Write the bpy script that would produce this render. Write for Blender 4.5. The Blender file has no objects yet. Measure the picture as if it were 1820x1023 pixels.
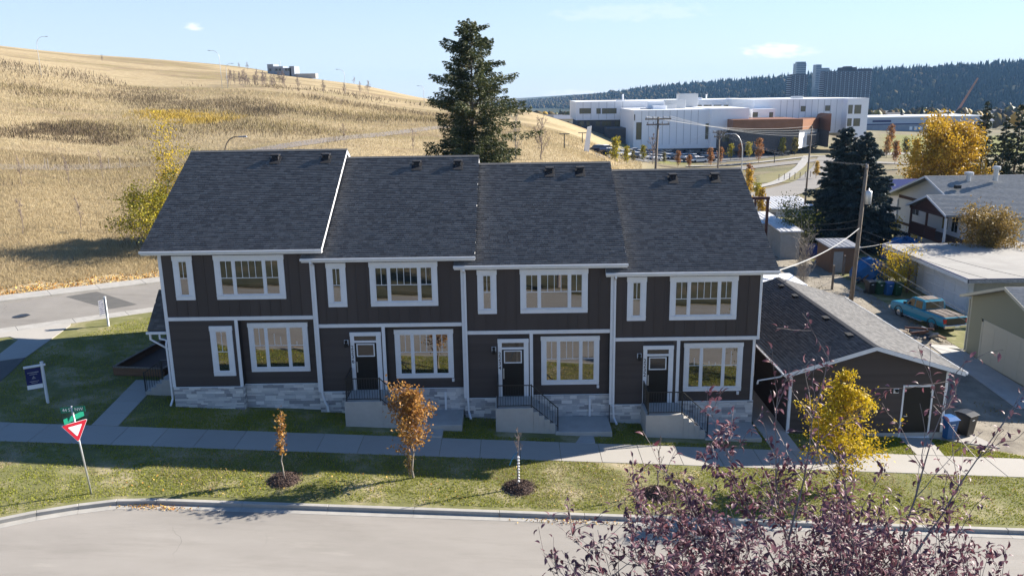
import bpy, math, random
import numpy as np
from mathutils import Vector, Matrix
random.seed(7); RNG=np.random.default_rng(11)
SC=bpy.context.scene; COL=SC.collection
R_=math.radians
# ---------------------------------------------------------------- camera
CAM=np.array([15.721,-35.075,14.54]); YAW,PIT,ROL=R_(-0.141),R_(13.681),R_(-0.821); F=1434.25
cy,sy,cp,sp,cr,sr=math.cos(YAW),math.sin(YAW),math.cos(PIT),math.sin(PIT),math.cos(ROL),math.sin(ROL)
_r=np.array([cy,-sy,0.]); _f0=np.array([sy,cy,0.]); FW=_f0*cp+np.array([0,0,-sp]); _u=_f0*sp+np.array([0,0,cp])
RT=_r*cr+_u*sr; UP=-_r*sr+_u*cr
cd=bpy.data.cameras.new('camera'); cam=bpy.data.objects.new('camera',cd); COL.objects.link(cam)
cam.matrix_world=Matrix(((RT[0],UP[0],-FW[0],CAM[0]),(RT[1],UP[1],-FW[1],CAM[1]),(RT[2],UP[2],-FW[2],CAM[2]),(0,0,0,1)))
cd.sensor_width=36; cd.lens=F/1820*36; cd.clip_end=20000; cd.clip_start=.1
SC.camera=cam
def ray(x,y): return FW+RT*(x-910)/F-UP*(y-511.5)/F
def onY(x,y,Y): d=ray(x,y); return CAM+d*(Y-CAM[1])/d[1]
# ---------------------------------------------------------------- sky, sun, exposure
SUN_AZ,SUN_EL=67.0,26.5          # azimuth from +Y towards +X
W=bpy.data.worlds.new('World'); SC.world=W; W.use_nodes=True
nt=W.node_tree; nt.nodes.clear()
wo=nt.nodes.new('ShaderNodeOutputWorld'); bg=nt.nodes.new('ShaderNodeBackground'); sk=nt.nodes.new('ShaderNodeTexSky')
sk.sky_type='NISHITA'; sk.sun_disc=False; sk.sun_elevation=R_(SUN_EL); sk.sun_rotation=R_(SUN_AZ)
sk.altitude=0; sk.air_density=1.0; sk.dust_density=0.0; sk.ozone_density=7.0
bg.inputs['Strength'].default_value=.066
def cloud(px,py,w,h,amt,seed,col):
    """a small wisp of cloud fixed in the sky at one compass bearing"""
    N=nt.nodes.new; L=nt.links.new; d=FW+RT*(px-910)/F-UP*(py-511.5)/F; d=d/np.linalg.norm(d); e1=np.cross(d,[0,0,1]); e1/=np.linalg.norm(e1); e2=np.cross(e1,d)
    tc=N('ShaderNodeTexCoord'); dots=[]
    for v,s in ((e1,F/w),(e2,F/h)):
        q=N('ShaderNodeVectorMath'); q.operation='DOT_PRODUCT'; q.inputs[1].default_value=tuple(v*s); L(tc.outputs['Generated'],q.inputs[0]); m=N('ShaderNodeMath'); m.operation='MULTIPLY'; L(q.outputs['Value'],m.inputs[0]); L(q.outputs['Value'],m.inputs[1]); dots.append(m)
    a=N('ShaderNodeMath'); a.operation='ADD'; L(dots[0].outputs[0],a.inputs[0]); L(dots[1].outputs[0],a.inputs[1])
    mp=N('ShaderNodeMapping'); mp.inputs['Scale'].default_value=(60,60,170); mp.inputs['Location'].default_value=(seed,seed,0); L(tc.outputs['Generated'],mp.inputs['Vector']); n=N('ShaderNodeTexNoise'); n.inputs['Scale'].default_value=1; n.inputs['Detail'].default_value=6; L(mp.outputs['Vector'],n.inputs['Vector'])
    n2=N('ShaderNodeMath'); n2.operation='MULTIPLY_ADD'; n2.inputs[1].default_value=2.6; n2.inputs[2].default_value=-1.3; L(n.outputs['Fac'],n2.inputs[0]); a2=N('ShaderNodeMath'); a2.operation='ADD'; L(a.outputs[0],a2.inputs[0]); L(n2.outputs[0],a2.inputs[1])
    mr=N('ShaderNodeMapRange'); mr.interpolation_type='SMOOTHSTEP'; mr.inputs['From Min'].default_value=1.1; mr.inputs['From Max'].default_value=.0; mr.inputs['To Max'].default_value=amt; L(a2.outputs[0],mr.inputs['Value'])
    dd=N('ShaderNodeVectorMath'); dd.operation='DOT_PRODUCT'; dd.inputs[1].default_value=tuple(d); L(tc.outputs['Generated'],dd.inputs[0]); gt=N('ShaderNodeMath'); gt.operation='GREATER_THAN'; gt.inputs[1].default_value=.5; L(dd.outputs['Value'],gt.inputs[0]); mm=N('ShaderNodeMath'); mm.operation='MULTIPLY'; L(gt.outputs[0],mm.inputs[0]); L(mr.outputs[0],mm.inputs[1])
    mx=N('ShaderNodeMix'); mx.data_type='RGBA'; mx.inputs[7].default_value=(6.2,6.2,6.1,1); L(mm.outputs[0],mx.inputs[0]); L(col,mx.inputs[6]); return mx.outputs[2]
tcz=nt.nodes.new('ShaderNodeTexCoord'); spz=nt.nodes.new('ShaderNodeSeparateXYZ'); nt.links.new(tcz.outputs['Generated'],spz.inputs[0])
mrz=nt.nodes.new('ShaderNodeMapRange'); mrz.inputs['From Min'].default_value=.40; mrz.inputs['From Max'].default_value=0; mrz.inputs['To Max'].default_value=.80; nt.links.new(spz.outputs['Z'],mrz.inputs['Value'])
mxz=nt.nodes.new('ShaderNodeMix'); mxz.data_type='RGBA'; mxz.inputs[7].default_value=(4.0,4.5,5.15,1); nt.links.new(mrz.outputs[0],mxz.inputs[0]); nt.links.new(sk.outputs['Color'],mxz.inputs[6])   # pale horizon air, the same all round
skc=mxz.outputs[2]
for args in ((1385,90,62,12,.85,3.1),(345,48,17,7,.7,8.4),(1015,168,60,9,.35,5.2),(1120,22,150,16,.18,1.7)): skc=cloud(*args,skc)
nt.links.new(skc,bg.inputs['Color']); nt.links.new(bg.outputs['Background'],wo.inputs['Surface'])
sd=np.array([math.sin(R_(SUN_AZ))*math.cos(R_(SUN_EL)),math.cos(R_(SUN_AZ))*math.cos(R_(SUN_EL)),math.sin(R_(SUN_EL))])
sl=bpy.data.lights.new('sun','SUN'); sl.energy=5.0; sl.angle=R_(.53); sl.color=(1,.92,.80)
so=bpy.data.objects.new('sun',sl); COL.objects.link(so); so.location=(60,30,60)
so.rotation_euler=Vector(-sd).to_track_quat('-Z','Y').to_euler()
SC.view_settings.view_transform='Standard'; SC.view_settings.look='None'; SC.view_settings.gamma=1
SC.view_settings.use_curve_mapping=False; SC.view_settings.exposure=1.57
# ---------------------------------------------------------------- materials
def nm(name): m=bpy.data.materials.new(name); m.use_nodes=True; return m,m.node_tree,m.node_tree.nodes['Principled BSDF']
def c4(c): return (c[0],c[1],c[2],1)
def ramp(t,stops):
    r=t.nodes.new('ShaderNodeValToRGB'); e=r.color_ramp.elements
    while len(e)<len(stops): e.new(.5)
    for k,(p,c) in enumerate(stops): e[k].position=p; e[k].color=c4(c)
    return r
def mat(name,cols,scale=6,detail=4,rough=.8,bump=0,bscale=None,metal=0,island=0,spec=.3,stretch=None,ior=None,trans=0,tcol=None,objrand=0):
    """cols: 1..4 colours spread along a noise (or per-island random) ramp"""
    m,t,b=nm(name); L=t.links
    b.inputs['Roughness'].default_value=rough; b.inputs['Metallic'].default_value=metal; b.inputs['Specular IOR Level'].default_value=spec
    if ior: b.inputs['IOR'].default_value=ior
    tc=t.nodes.new('ShaderNodeTexCoord'); src=tc.outputs['Object']
    if stretch:
        mp=t.nodes.new('ShaderNodeMapping'); mp.inputs['Scale'].default_value=stretch; L.new(src,mp.inputs['Vector']); src=mp.outputs['Vector']
    if len(cols)==1 and not bump: b.inputs['Base Color'].default_value=c4(cols[0]); 
    else:
        n=t.nodes.new('ShaderNodeTexNoise'); n.inputs['Scale'].default_value=scale; n.inputs['Detail'].default_value=detail; n.inputs['Roughness'].default_value=.65
        L.new(src,n.inputs['Vector']); fac=n.outputs['Fac']
        if len(cols)==1: cols=[cols[0],cols[0]]
        if island or objrand:
            if island: g=t.nodes.new('ShaderNodeNewGeometry'); o=g.outputs['Random Per Island']; k=island
            else: g=t.nodes.new('ShaderNodeObjectInfo'); o=g.outputs['Random']; k=objrand
            mx=t.nodes.new('ShaderNodeMix'); mx.data_type='FLOAT'; mx.inputs[0].default_value=k
            L.new(fac,mx.inputs[2]); L.new(o,mx.inputs[3]); fac=mx.outputs[0]
            st=[(.05+.9*k2/(len(cols)-1),c) for k2,c in enumerate(cols)]
        else: st=[(.3+.4*k2/(len(cols)-1),c) for k2,c in enumerate(cols)]
        r=ramp(t,st); L.new(fac,r.inputs['Fac']); L.new(r.outputs['Color'],b.inputs['Base Color'])
        if bump:
            n2=t.nodes.new('ShaderNodeTexNoise'); n2.inputs['Scale'].default_value=bscale or scale*4; n2.inputs['Detail'].default_value=3
            L.new(src,n2.inputs['Vector']); bp=t.nodes.new('ShaderNodeBump'); bp.inputs['Strength'].default_value=bump; bp.inputs['Distance'].default_value=.02
            L.new(n2.outputs['Fac'],bp.inputs['Height']); L.new(bp.outputs['Normal'],b.inputs['Normal'])
    if trans:
        tr=t.nodes.new('ShaderNodeBsdfTranslucent'); ms=t.nodes.new('ShaderNodeMixShader'); ms.inputs[0].default_value=trans
        if len(cols)>1: L.new(r.outputs['Color'],tr.inputs['Color'])
        else: tr.inputs['Color'].default_value=c4(cols[0])
        L.new(b.outputs[0],ms.inputs[1]); L.new(tr.outputs[0],ms.inputs[2]); L.new(ms.outputs[0],t.nodes['Material Output'].inputs['Surface'])
    return m
M={}
M['siding']=mat('dark_brown_siding',[(.048,.038,.035),(.068,.054,.050)],3,5,.62,.15,60,objrand=.55)
M['brownwall']=mat('dark_wall',[(.040,.033,.032)],3,2,.7)
M['white']=mat('white_trim',[(.62,.635,.66),(.69,.70,.72)],2,4,.5,.05,30)
M['shingle']=mat('charcoal_shingle',[(.062,.061,.063),(.092,.091,.093),(.115,.114,.115),(.15,.148,.148)],5,5,.95,.12,120,island=.6,spec=.12)
M['stone']=mat('ledge_stone',[(.15,.15,.165),(.42,.42,.43),(.56,.55,.54),(.76,.74,.71)],5,6,.85,.5,25,objrand=.7)
M['mortar']=mat('mortar',[(.22,.22,.22)],4,2,.95)
M['concrete']=mat('concrete',[(.33,.32,.30),(.42,.405,.385)],1.2,7,.85,.1,60)
M['slab']=mat('sidewalk_concrete',[(.29,.272,.245),(.37,.35,.318)],.9,8,.88,.12,70,objrand=.35)
M['curb']=mat('curb_concrete',[(.27,.26,.24),(.37,.355,.33)],1.5,8,.88,.15,50)
M['asphalt']=mat('asphalt',[(.215,.20,.18),(.255,.237,.215),(.29,.27,.245)],.35,12,.9,.25,120,stretch=(.35,1,1))
M['asphalt2']=mat('asphalt_side',[(.19,.178,.162),(.235,.22,.20)],.4,10,.9,.25,120)
M['patch']=mat('asphalt_patch',[(.085,.083,.08),(.11,.107,.10)],2,8,.9,.3,120)
M['gravel']=mat('gravel',[(.13,.112,.088),(.215,.19,.15),(.30,.265,.21)],.8,14,.95,.6,40)
M['soil']=mat('lawn_soil',[(.10,.10,.035),(.15,.15,.055),(.36,.30,.20)],.55,10,.95,.6,30)
M['grass']=mat('lawn_grass',[(.085,.12,.010),(.20,.235,.018),(.31,.305,.035),(.40,.34,.13)],.5,5,.8,island=.55,trans=.3)
M['drygrass']=mat('dry_grass',[(.25,.185,.10),(.36,.285,.16),(.45,.365,.225),(.27,.24,.115)],.15,6,.85,island=.5,trans=.3)
M['leaflitter']=mat('leaf_litter',[(.35,.13,.025),(.48,.26,.05),(.55,.40,.12)],1,2,.8,island=1)
M['mulch']=mat('mulch',[(.05,.032,.027),(.13,.09,.075)],8,6,.95,island=.7)
M['iron']=mat('black_iron',[(.012,.012,.013)],1,1,.4,spec=.5)
M['black']=mat('black_paint',[(.009,.0085,.0085)],1,1,.5,spec=.3)
M['steel']=mat('galvanised_steel',[(.45,.46,.47),(.56,.57,.58)],6,4,.42,.05,20,metal=.6)
M['glass']=mat('window_glass',[(.012,.014,.016)],1.2,1,.015,.035,1.1,spec=.5,ior=2.7)
M['darkglass']=mat('dark_glass',[(.012,.014,.016)],1,1,.06,spec=.5,ior=1.6)
M['wood']=mat('weathered_wood',[(.09,.07,.055),(.17,.135,.105),(.25,.21,.17)],3,8,.9,.4,20,stretch=(6,6,.5))
M['brownwood']=mat('brown_wood',[(.13,.075,.045),(.20,.115,.07)],2,6,.8,.2,20,objrand=.4)
M['bark']=mat('bark',[(.07,.055,.042),(.13,.105,.085),(.18,.15,.12)],6,6,.95,.6,20)
M['palebark']=mat('pale_bark',[(.22,.19,.16),(.36,.32,.28)],5,5,.9,.3,20)
M['twig']=mat('grey_twig',[(.17,.13,.115),(.26,.21,.185)],4,4,.9)
M['purpletwig']=mat('purple_twig',[(.16,.13,.125),(.30,.255,.235)],9,4,.7,.1,30)
def leafm(n,cols,tr=.35): M[n]=mat(n,cols,.8,3,.6,island=.75,trans=tr,spec=.3)
leafm('spruce',[(.022,.036,.014),(.045,.062,.022),(.085,.095,.032),(.13,.125,.045)],.2)
leafm('bluespruce',[(.022,.036,.034),(.045,.066,.060),(.085,.11,.098)],.12)
leafm('purple',[(.055,.024,.034),(.12,.058,.078),(.21,.11,.135),(.17,.042,.05)],.3)
leafm('orangeleaf',[(.20,.085,.02),(.34,.16,.035),(.42,.24,.055),(.30,.13,.06)])
leafm('yellowleaf',[(.40,.27,.012),(.52,.36,.015),(.58,.42,.02),(.28,.25,.02)])
leafm('goldleaf',[(.34,.20,.015),(.48,.29,.02),(.52,.34,.03),(.28,.18,.02)])
leafm('yellowgreen',[(.11,.13,.016),(.26,.25,.024),(.46,.37,.03),(.38,.31,.028)])
leafm('greenyellow',[(.05,.07,.014),(.09,.11,.02),(.22,.20,.025)])
leafm('bronze',[(.13,.085,.025),(.22,.15,.04),(.30,.20,.05)])
leafm('rust',[(.24,.09,.025),(.32,.14,.04),(.26,.17,.07)])
leafm('olive',[(.09,.08,.025),(.16,.13,.04),(.14,.15,.03)])
leafm('darkgreen',[(.018,.03,.013),(.04,.055,.02),(.07,.075,.028)],.12)
M['vent']=mat('vent_black',[(.03,.03,.033)],1,1,.85,spec=.15)
leafm('farconifer',[(.008,.013,.008),(.012,.019,.010),(.018,.024,.012)],.0)
leafm('farautumn',[(.06,.05,.035),(.10,.075,.045),(.11,.09,.04),(.035,.04,.022)],.05)
for _k in ('farconifer','farautumn'): M[_k].node_tree.nodes['Principled BSDF'].inputs['Specular IOR Level'].default_value=0
M['purple'].node_tree.nodes['Principled BSDF'].inputs['Roughness'].default_value=.5; M['purple'].node_tree.nodes['Principled BSDF'].inputs['Specular IOR Level'].default_value=.35
def cracks(m,scale,dark,width):
    t=M[m].node_tree; L=t.links; N=t.nodes.new; b=t.nodes['Principled BSDF']; src=b.inputs['Base Color'].links[0].from_socket
    tc=N('ShaderNodeTexCoord'); n=N('ShaderNodeTexNoise'); n.inputs['Scale'].default_value=.9; n.inputs['Detail'].default_value=6; L.new(tc.outputs['Object'],n.inputs['Vector']); ad=N('ShaderNodeMix'); ad.data_type='RGBA'; ad.blend_type='LINEAR_LIGHT'; ad.inputs[0].default_value=.55; L.new(tc.outputs['Object'],ad.inputs[6]); L.new(n.outputs['Color'],ad.inputs[7])
    v=N('ShaderNodeTexVoronoi'); v.feature='DISTANCE_TO_EDGE'; v.inputs['Scale'].default_value=scale; L.new(ad.outputs[2],v.inputs['Vector'])
    mr=N('ShaderNodeMapRange'); mr.inputs['From Max'].default_value=width; mr.inputs['To Min'].default_value=1; mr.inputs['To Max'].default_value=0; L.new(v.outputs['Distance'],mr.inputs['Value'])
    n3=N('ShaderNodeTexNoise'); n3.inputs['Scale'].default_value=.25; L.new(tc.outputs['Object'],n3.inputs['Vector']); m3=N('ShaderNodeMapRange'); m3.inputs['From Min'].default_value=.55; m3.inputs['From Max'].default_value=.75; L.new(n3.outputs['Fac'],m3.inputs['Value']); mm=N('ShaderNodeMath'); mm.operation='MULTIPLY'; L.new(mr.outputs[0],mm.inputs[0]); L.new(m3.outputs[0],mm.inputs[1])
    mx=N('ShaderNodeMix'); mx.data_type='RGBA'; mx.inputs[7].default_value=c4(dark); L.new(mm.outputs[0],mx.inputs[0]); L.new(src,mx.inputs[6])
    # pale scuffs and worn streaks along the street
    mp=N('ShaderNodeMapping'); mp.inputs['Scale'].default_value=(.16,1.1,1); L.new(tc.outputs['Object'],mp.inputs['Vector']); n4=N('ShaderNodeTexNoise'); n4.inputs['Scale'].default_value=1; n4.inputs['Detail'].default_value=9; n4.inputs['Roughness'].default_value=.7; L.new(mp.outputs['Vector'],n4.inputs['Vector'])
    r4=ramp(t,[(.32,(.86,.855,.85)),(.5,(1,1,1)),(.64,(1.0,1.0,1.0)),(.74,(1.16,1.16,1.15))]); L.new(n4.outputs['Fac'],r4.inputs['Fac']); m5=N('ShaderNodeMix'); m5.data_type='RGBA'; m5.blend_type='MULTIPLY'; m5.inputs[0].default_value=1; L.new(mx.outputs[2],m5.inputs[6]); L.new(r4.outputs['Color'],m5.inputs[7]); L.new(m5.outputs[2],b.inputs['Base Color'])
cracks('asphalt',.22,(.15,.14,.125),.005); cracks('asphalt2',.22,(.11,.10,.09),.006)
# ---------------------------------------------------------------- object helpers
def setp(o,label=None,cat=None,group=None,kind=None):
    if label: o['label']=label
    if cat: o['category']=cat
    if group: o['group']=group
    if kind: o['kind']=kind
    return o
def thing(name,label,cat,loc=(0,0,0),group=None,rz=0):
    o=bpy.data.objects.new(name,None); COL.objects.link(o); o.empty_display_size=.2
    o.location=tuple(float(v) for v in loc); o.rotation_euler=(0,0,rz); return setp(o,label,cat,group)
def wloc(o):
    v=Vector((0,0,0))
    while o: v=v+o.location; o=o.parent
    return v
def npmesh(name,V,Fc,m=None,smooth=False):
    V=np.asarray(V,np.float32); Fc=np.asarray(Fc,np.int32); k=Fc.shape[1]
    me=bpy.data.meshes.new(name); me.vertices.add(len(V)); me.vertices.foreach_set('co',V.ravel())
    me.loops.add(Fc.size); me.loops.foreach_set('vertex_index',Fc.ravel())
    me.polygons.add(len(Fc)); me.polygons.foreach_set('loop_start',np.arange(0,Fc.size,k,dtype=np.int32))
    try: me.polygons.foreach_set('loop_total',np.full(len(Fc),k,np.int32))
    except Exception: pass
    if smooth: me.polygons.foreach_set('use_smooth',np.ones(len(Fc),bool))
    me.update(calc_edges=True); me.validate()
    if m: me.materials.append(M[m] if isinstance(m,str) else m)
    return me
def link(name,me,parent=None,loc=(0,0,0),rot=(0,0,0),scale=(1,1,1),kind=None,label=None,cat=None,group=None):
    o=bpy.data.objects.new(name,me); COL.objects.link(o); o.parent=parent
    o.location=loc; o.rotation_euler=rot; o.scale=scale; return setp(o,label,cat,group,kind)
class MB:
    def __init__(s): s.v=[]; s.f=[]
    def add(s,vs,fs):
        n=len(s.v); s.v+= [tuple(map(float,p)) for p in vs]; s.f+=[tuple(i+n for i in f) for f in fs]; return s
    def box(s,x0,x1,y0,y1,z0,z1):
        return s.add([(x0,y0,z0),(x1,y0,z0),(x1,y1,z0),(x0,y1,z0),(x0,y0,z1),(x1,y0,z1),(x1,y1,z1),(x0,y1,z1)],
          [(0,3,2,1),(4,5,6,7),(0,1,5,4),(1,2,6,5),(2,3,7,6),(3,0,4,7)])
    def prism(s,poly,axis,a,b):
        """poly: list of 2-D points; axis 'x','y','z'; extruded from a to b (x: (y,z), y: (x,z), z: (x,y))"""
        n=len(poly); P=lambda p,t: {'x':(t,p[0],p[1]),'y':(p[0],t,p[1]),'z':(p[0],p[1],t)}[axis]
        vs=[P(p,a) for p in poly]+[P(p,b) for p in poly]
        fs=[tuple(range(n)),tuple(range(2*n-1,n-1,-1))]+[(i,n+i,n+(i+1)%n,(i+1)%n) for i in range(n)]
        return s.add(vs,fs)
    def tube(s,pts,r,n=6,cap=True):
        pts=[Vector(p) for p in pts]; rs=r if isinstance(r,(list,tuple)) else [r]*len(pts); rings=[]; vs=[]; fs=[]
        for i,p in enumerate(pts):
            d=(pts[min(i+1,len(pts)-1)]-pts[max(i-1,0)]).normalized(); a=d.orthogonal().normalized() if i==0 else (a-d*a.dot(d)).normalized()
            b=d.cross(a)
            for k in range(n): t=2*math.pi*k/n; vs.append(p+(a*math.cos(t)+b*math.sin(t))*rs[i])
        for i in range(len(pts)-1):
            for k in range(n): fs.append((i*n+k,i*n+(k+1)%n,(i+1)*n+(k+1)%n,(i+1)*n+k))
        if cap: fs+= [tuple(range(n-1,-1,-1)),tuple(range((len(pts)-1)*n,len(pts)*n))]
        return s.add(vs,fs)
    def bar(s,p,q,w,h=None):
        p,q=Vector(p),Vector(q); d=(q-p).normalized(); h=h or w
        up=Vector((0,0,1)) if abs(d.z)<.95 else Vector((0,1,0)); a=d.cross(up).normalized()*w/2; b=a.cross(d).normalized()*h/2
        return s.add([p-a-b,p+a-b,p+a+b,p-a+b,q-a-b,q+a-b,q+a+b,q-a+b],[(0,3,2,1),(4,5,6,7),(0,1,5,4),(1,2,6,5),(2,3,7,6),(3,0,4,7)])
    def lathe(s,prof,c=(0,0,0),n=16):
        vs=[];fs=[]
        for r,z in prof:
            for k in range(n): t=2*math.pi*k/n; vs.append((c[0]+r*math.cos(t),c[1]+r*math.sin(t),c[2]+z))
        m=len(prof)
        for i in range(m-1):
            for k in range(n): fs.append((i*n+k,i*n+(k+1)%n,(i+1)*n+(k+1)%n,(i+1)*n+k))
        fs+=[tuple(range(n-1,-1,-1)),tuple(range((m-1)*n,m*n))]
        return s.add(vs,fs)
    def mesh(s,name,m=None,off=(0,0,0),bevel=0,smooth=False):
        me=bpy.data.meshes.new(name); me.from_pydata([(a-off[0],b-off[1],c-off[2]) for a,b,c in s.v],[],s.f); 
        if m: me.materials.append(M[m] if isinstance(m,str) else m)
        import bmesh
        bm=bmesh.new(); bm.from_mesh(me); bmesh.ops.recalc_face_normals(bm,faces=bm.faces)
        if bevel: bmesh.ops.bevel(bm,geom=[e for e in bm.edges],offset=bevel,segments=1,affect='EDGES',clamp_overlap=True)
        bm.to_mesh(me); bm.free()
        if smooth:
            for p in me.polygons: p.use_smooth=True
        return me
    def build(s,name,m,parent=None,bevel=0,smooth=False,kind=None,label=None,cat=None,group=None):
        """vertices given in world coordinates; the object sits at its parent's (unrotated) origin"""
        off=wloc(parent) if parent else (0,0,0)
        return link(name,s.mesh(name,m,off,bevel,smooth),parent,kind=kind,label=label,cat=cat,group=group)
def BX(name,m,parent,x0,x1,y0,y1,z0,z1,bevel=0,**k): return MB().box(x0,x1,y0,y1,z0,z1).build(name,m,parent,bevel,**k)
_unit={}
def unit(m,kind='box',name='piece'):
    key=(m,kind)
    if key not in _unit:
        b=MB()
        if kind=='box': b.box(0,1,0,1,0,1)
        elif kind=='lap': b.prism([(0,0),(1,0),(1,1),(.55,1)],'x',0,1)     # y: outwards is 0 (thick butt), z up
        _unit[key]=b.mesh(name,m)
    return _unit[key]
def piece(name,m,parent,x0,x1,y0,y1,z0,z1,kind='box',**k):
    off=wloc(parent); return link(name,unit(m,kind,name),parent,(x0-off[0],y0-off[1],z0-off[2]),(0,0,0),(x1-x0,y1-y0,z1-z0),**k)
def copytree(o,parent=None):
    c=o.copy(); COL.objects.link(c); c.parent=parent
    for ch in list(o.children): copytree(ch,c)
    return c
def text_mesh(body,size,m,depth=.01,align='CENTER',spacing=1.0,lines=1.0):
    cu=bpy.data.curves.new('lettering','FONT'); cu.body=body; cu.size=size; cu.extrude=depth/2; cu.align_x=align; cu.align_y='CENTER'; cu.space_character=spacing; cu.space_line=lines
    o=bpy.data.objects.new('lettering',cu); COL.objects.link(o); bpy.context.view_layer.update()
    me=bpy.data.meshes.new_from_object(o.evaluated_get(bpy.context.evaluated_depsgraph_get())); bpy.data.objects.remove(o); bpy.data.curves.remove(cu)
    me.materials.clear(); me.materials.append(M[m]); me.name='lettering'; return me
def inpoly(X,Y,poly):
    X=np.asarray(X);Y=np.asarray(Y); c=np.zeros(X.shape,bool); n=len(poly); j=n-1
    for i in range(n):
        xi,yi=poly[i];xj,yj=poly[j]
        c^=((yi>Y)!=(yj>Y))&(X<(xj-xi)*(Y-yi)/((yj-yi) or 1e-9)+xi); j=i
    return c
def smooth(a,b,x): t=np.clip((x-a)/(b-a),0,1); return t*t*(3-2*t)
# ================================================================ TERRAIN
def G0(X,Y): return .6-.053*np.asarray(X,float)+.02*np.asarray(Y,float)     # the site's plane
CP=[]   # (tangent u, log depth, z)
def cpt(x,y,z):
    d=y-CAM[1]; CP.append(((x-CAM[0])/d,math.log(d),z))
def cpx(px,py,Y): p=onY(px,py,Y); cpt(p[0],p[1],p[2])
for px in (-500,-200,0,250,500,750,950,1150,1350,1550,1750,2000,2400):
    for Y in (-15,0,12):
        x=onY(px,500,Y)[0]; cpt(x,Y,float(G0(x,Y)))
for px,lst in {-300:[(425,30),(325,46),(232,72),(175,105),(135,150),(105,182),(52,290)],
  0:[(417,30),(327,46),(250,72),(200,105),(160,150),(135,182),(82,290)],
  250:[(425,33),(338,48),(268,72),(218,105),(186,150),(152,200),(106,290)],
  500:[(345,45),(300,57),(258,72),(215,110),(178,165),(160,205),(133,300)],
  650:[(350,45),(262,72),(240,90),(215,125),(182,200),(153,300)],
  780:[(350,45),(290,66),(231,108),(215,140),(200,200),(180,290)],
  920:[(360,45),(285,75),(250,105),(215,170),(194,230)],
  1050:[(290,82),(265,130),(240,190),(232,235)]}.items():
    for py,Y in lst: cpx(px,py,Y)
for px,lst in {1150:[(45,-.7),(110,-1.6),(170,-3),(205,-3.8),(260,-4)],1250:[(45,-1),(100,-1.6),(178,-4.4),(215,-4.2),(300,-5)],
  1450:[(45,-1.4),(95,-1.7),(150,-3.2),(215,-4.6),(330,-6.5)],1650:[(50,-1.6),(120,-1.9),(230,-6.8),(330,-9.5),(450,-12.3)],1900:[(50,-2.4),(120,-3),(230,-7),(330,-10),(450,-12.5)],2300:[(50,-4),(120,-5),(230,-8),(330,-11),(450,-13)]}.items():
    for Y,z in lst: x=onY(px,250,Y)[0]; cpt(x,Y,z)
for px in (-300,0,250,500): 
    for Y,z in ((480,36-px*.02),(1000,30),(2500,15),(5000,0)): cpt(onY(px,180,Y)[0],Y,z)
for px,a in ((650,(9,0,-12)),(780,(1,-6,-16)),(920,(-2,-10,-18)),(1050,(-6,-12,-20)),(1250,(-9,-14,-22))):
    for Y,z in zip((420,600,900),a): cpt(onY(px,180,Y)[0],Y,z)
for px in (1450,1650,1900,2300): cpt(onY(px,180,800)[0],800,-19)
CREST=[(780,184,3400),(920,182,3200),(1000,176,2900),(1100,167,2600),(1200,157,2350),(1300,151,2200),(1400,143,2050),(1500,136,1950),(1600,130,1880),(1700,126,1820),(1850,117,1750),(2100,108,1700),(2500,105,1700)]
for px,py,Y in CREST:
    p=onY(px,py,Y); cpt(p[0],Y,p[2]); cpt(onY(px,180,Y*.72)[0],Y*.72,-34 if px>900 else -30); cpt(onY(px,180,Y*.86)[0],Y*.86,(p[2]-34)/2); cpt(onY(px,180,Y*1.5)[0],Y*1.5,p[2]+4)
CP=np.array(CP); SU,SV=2.2,.9
def _k(r2): return np.where(r2>1e-12,.5*r2*np.log(np.maximum(r2,1e-12)),0.)
def _phi(u,v): return _k(((u[:,None]-CP[None,:,0])*SU)**2+((v[:,None]-CP[None,:,1])*SV)**2)
_n=len(CP); _A=np.zeros((_n+3,_n+3)); _A[:_n,:_n]=_phi(CP[:,0],CP[:,1])+np.eye(_n)*2e-4
_P=np.c_[np.ones(_n),CP[:,0],CP[:,1]]; _A[:_n,_n:]=_P; _A[_n:,:_n]=_P.T
_S=np.log(1+np.exp(np.clip((CP[:,1]-4.6)*1.6,-20,20)))*6+1.0                # heights normalised so that far hills do not ripple the near ground
_wt=np.linalg.solve(_A,np.r_[CP[:,2]/_S,0,0,0])
FAR_Q=24.6                                                                  # far kerb of the side road, along its normal
def qn(X,Y): return -.63*X+.78*Y
def T_exact(X,Y):
    X=np.asarray(X,float).ravel(); Y=np.asarray(Y,float).ravel(); d=np.maximum(Y-CAM[1],8.)
    u=np.clip((X-CAM[0])/d,-.95,.95); v=np.log(d)
    S=np.log(1+np.exp(np.clip((v-4.6)*1.6,-20,20)))*6+1.0
    out=np.empty(len(X))
    for a in range(0,len(X),20000):
        s=slice(a,a+20000); out[s]=(_phi(u[s],v[s])@_wt[:_n]+_wt[_n]+_wt[_n+1]*u[s]+_wt[_n+2]*v[s])*S[s]
    g=G0(np.clip(X,-60,90),Y)
    q=qn(X,Y); w=1-np.maximum(smooth(60,90,d),smooth(FAR_Q-1,FAR_Q+9,q)*smooth(-10,10,Y))
    low=.32*(1-smooth(FAR_Q-.6,FAR_Q+.9,q))*(1-smooth(58,75,d))
    return g*w+out*(1-w)-low
uu=np.r_[np.linspace(-4,-.85,16)[:-1],np.linspace(-.85,.85,230),np.linspace(.85,4,16)[1:]]
vv=np.linspace(math.log(9),math.log(4600),330)
UG,VG=np.meshgrid(uu,vv); DG=np.exp(VG); XG=CAM[0]+UG*DG; YG=CAM[1]+DG
ZG=T_exact(XG,YG).reshape(XG.shape)
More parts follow.
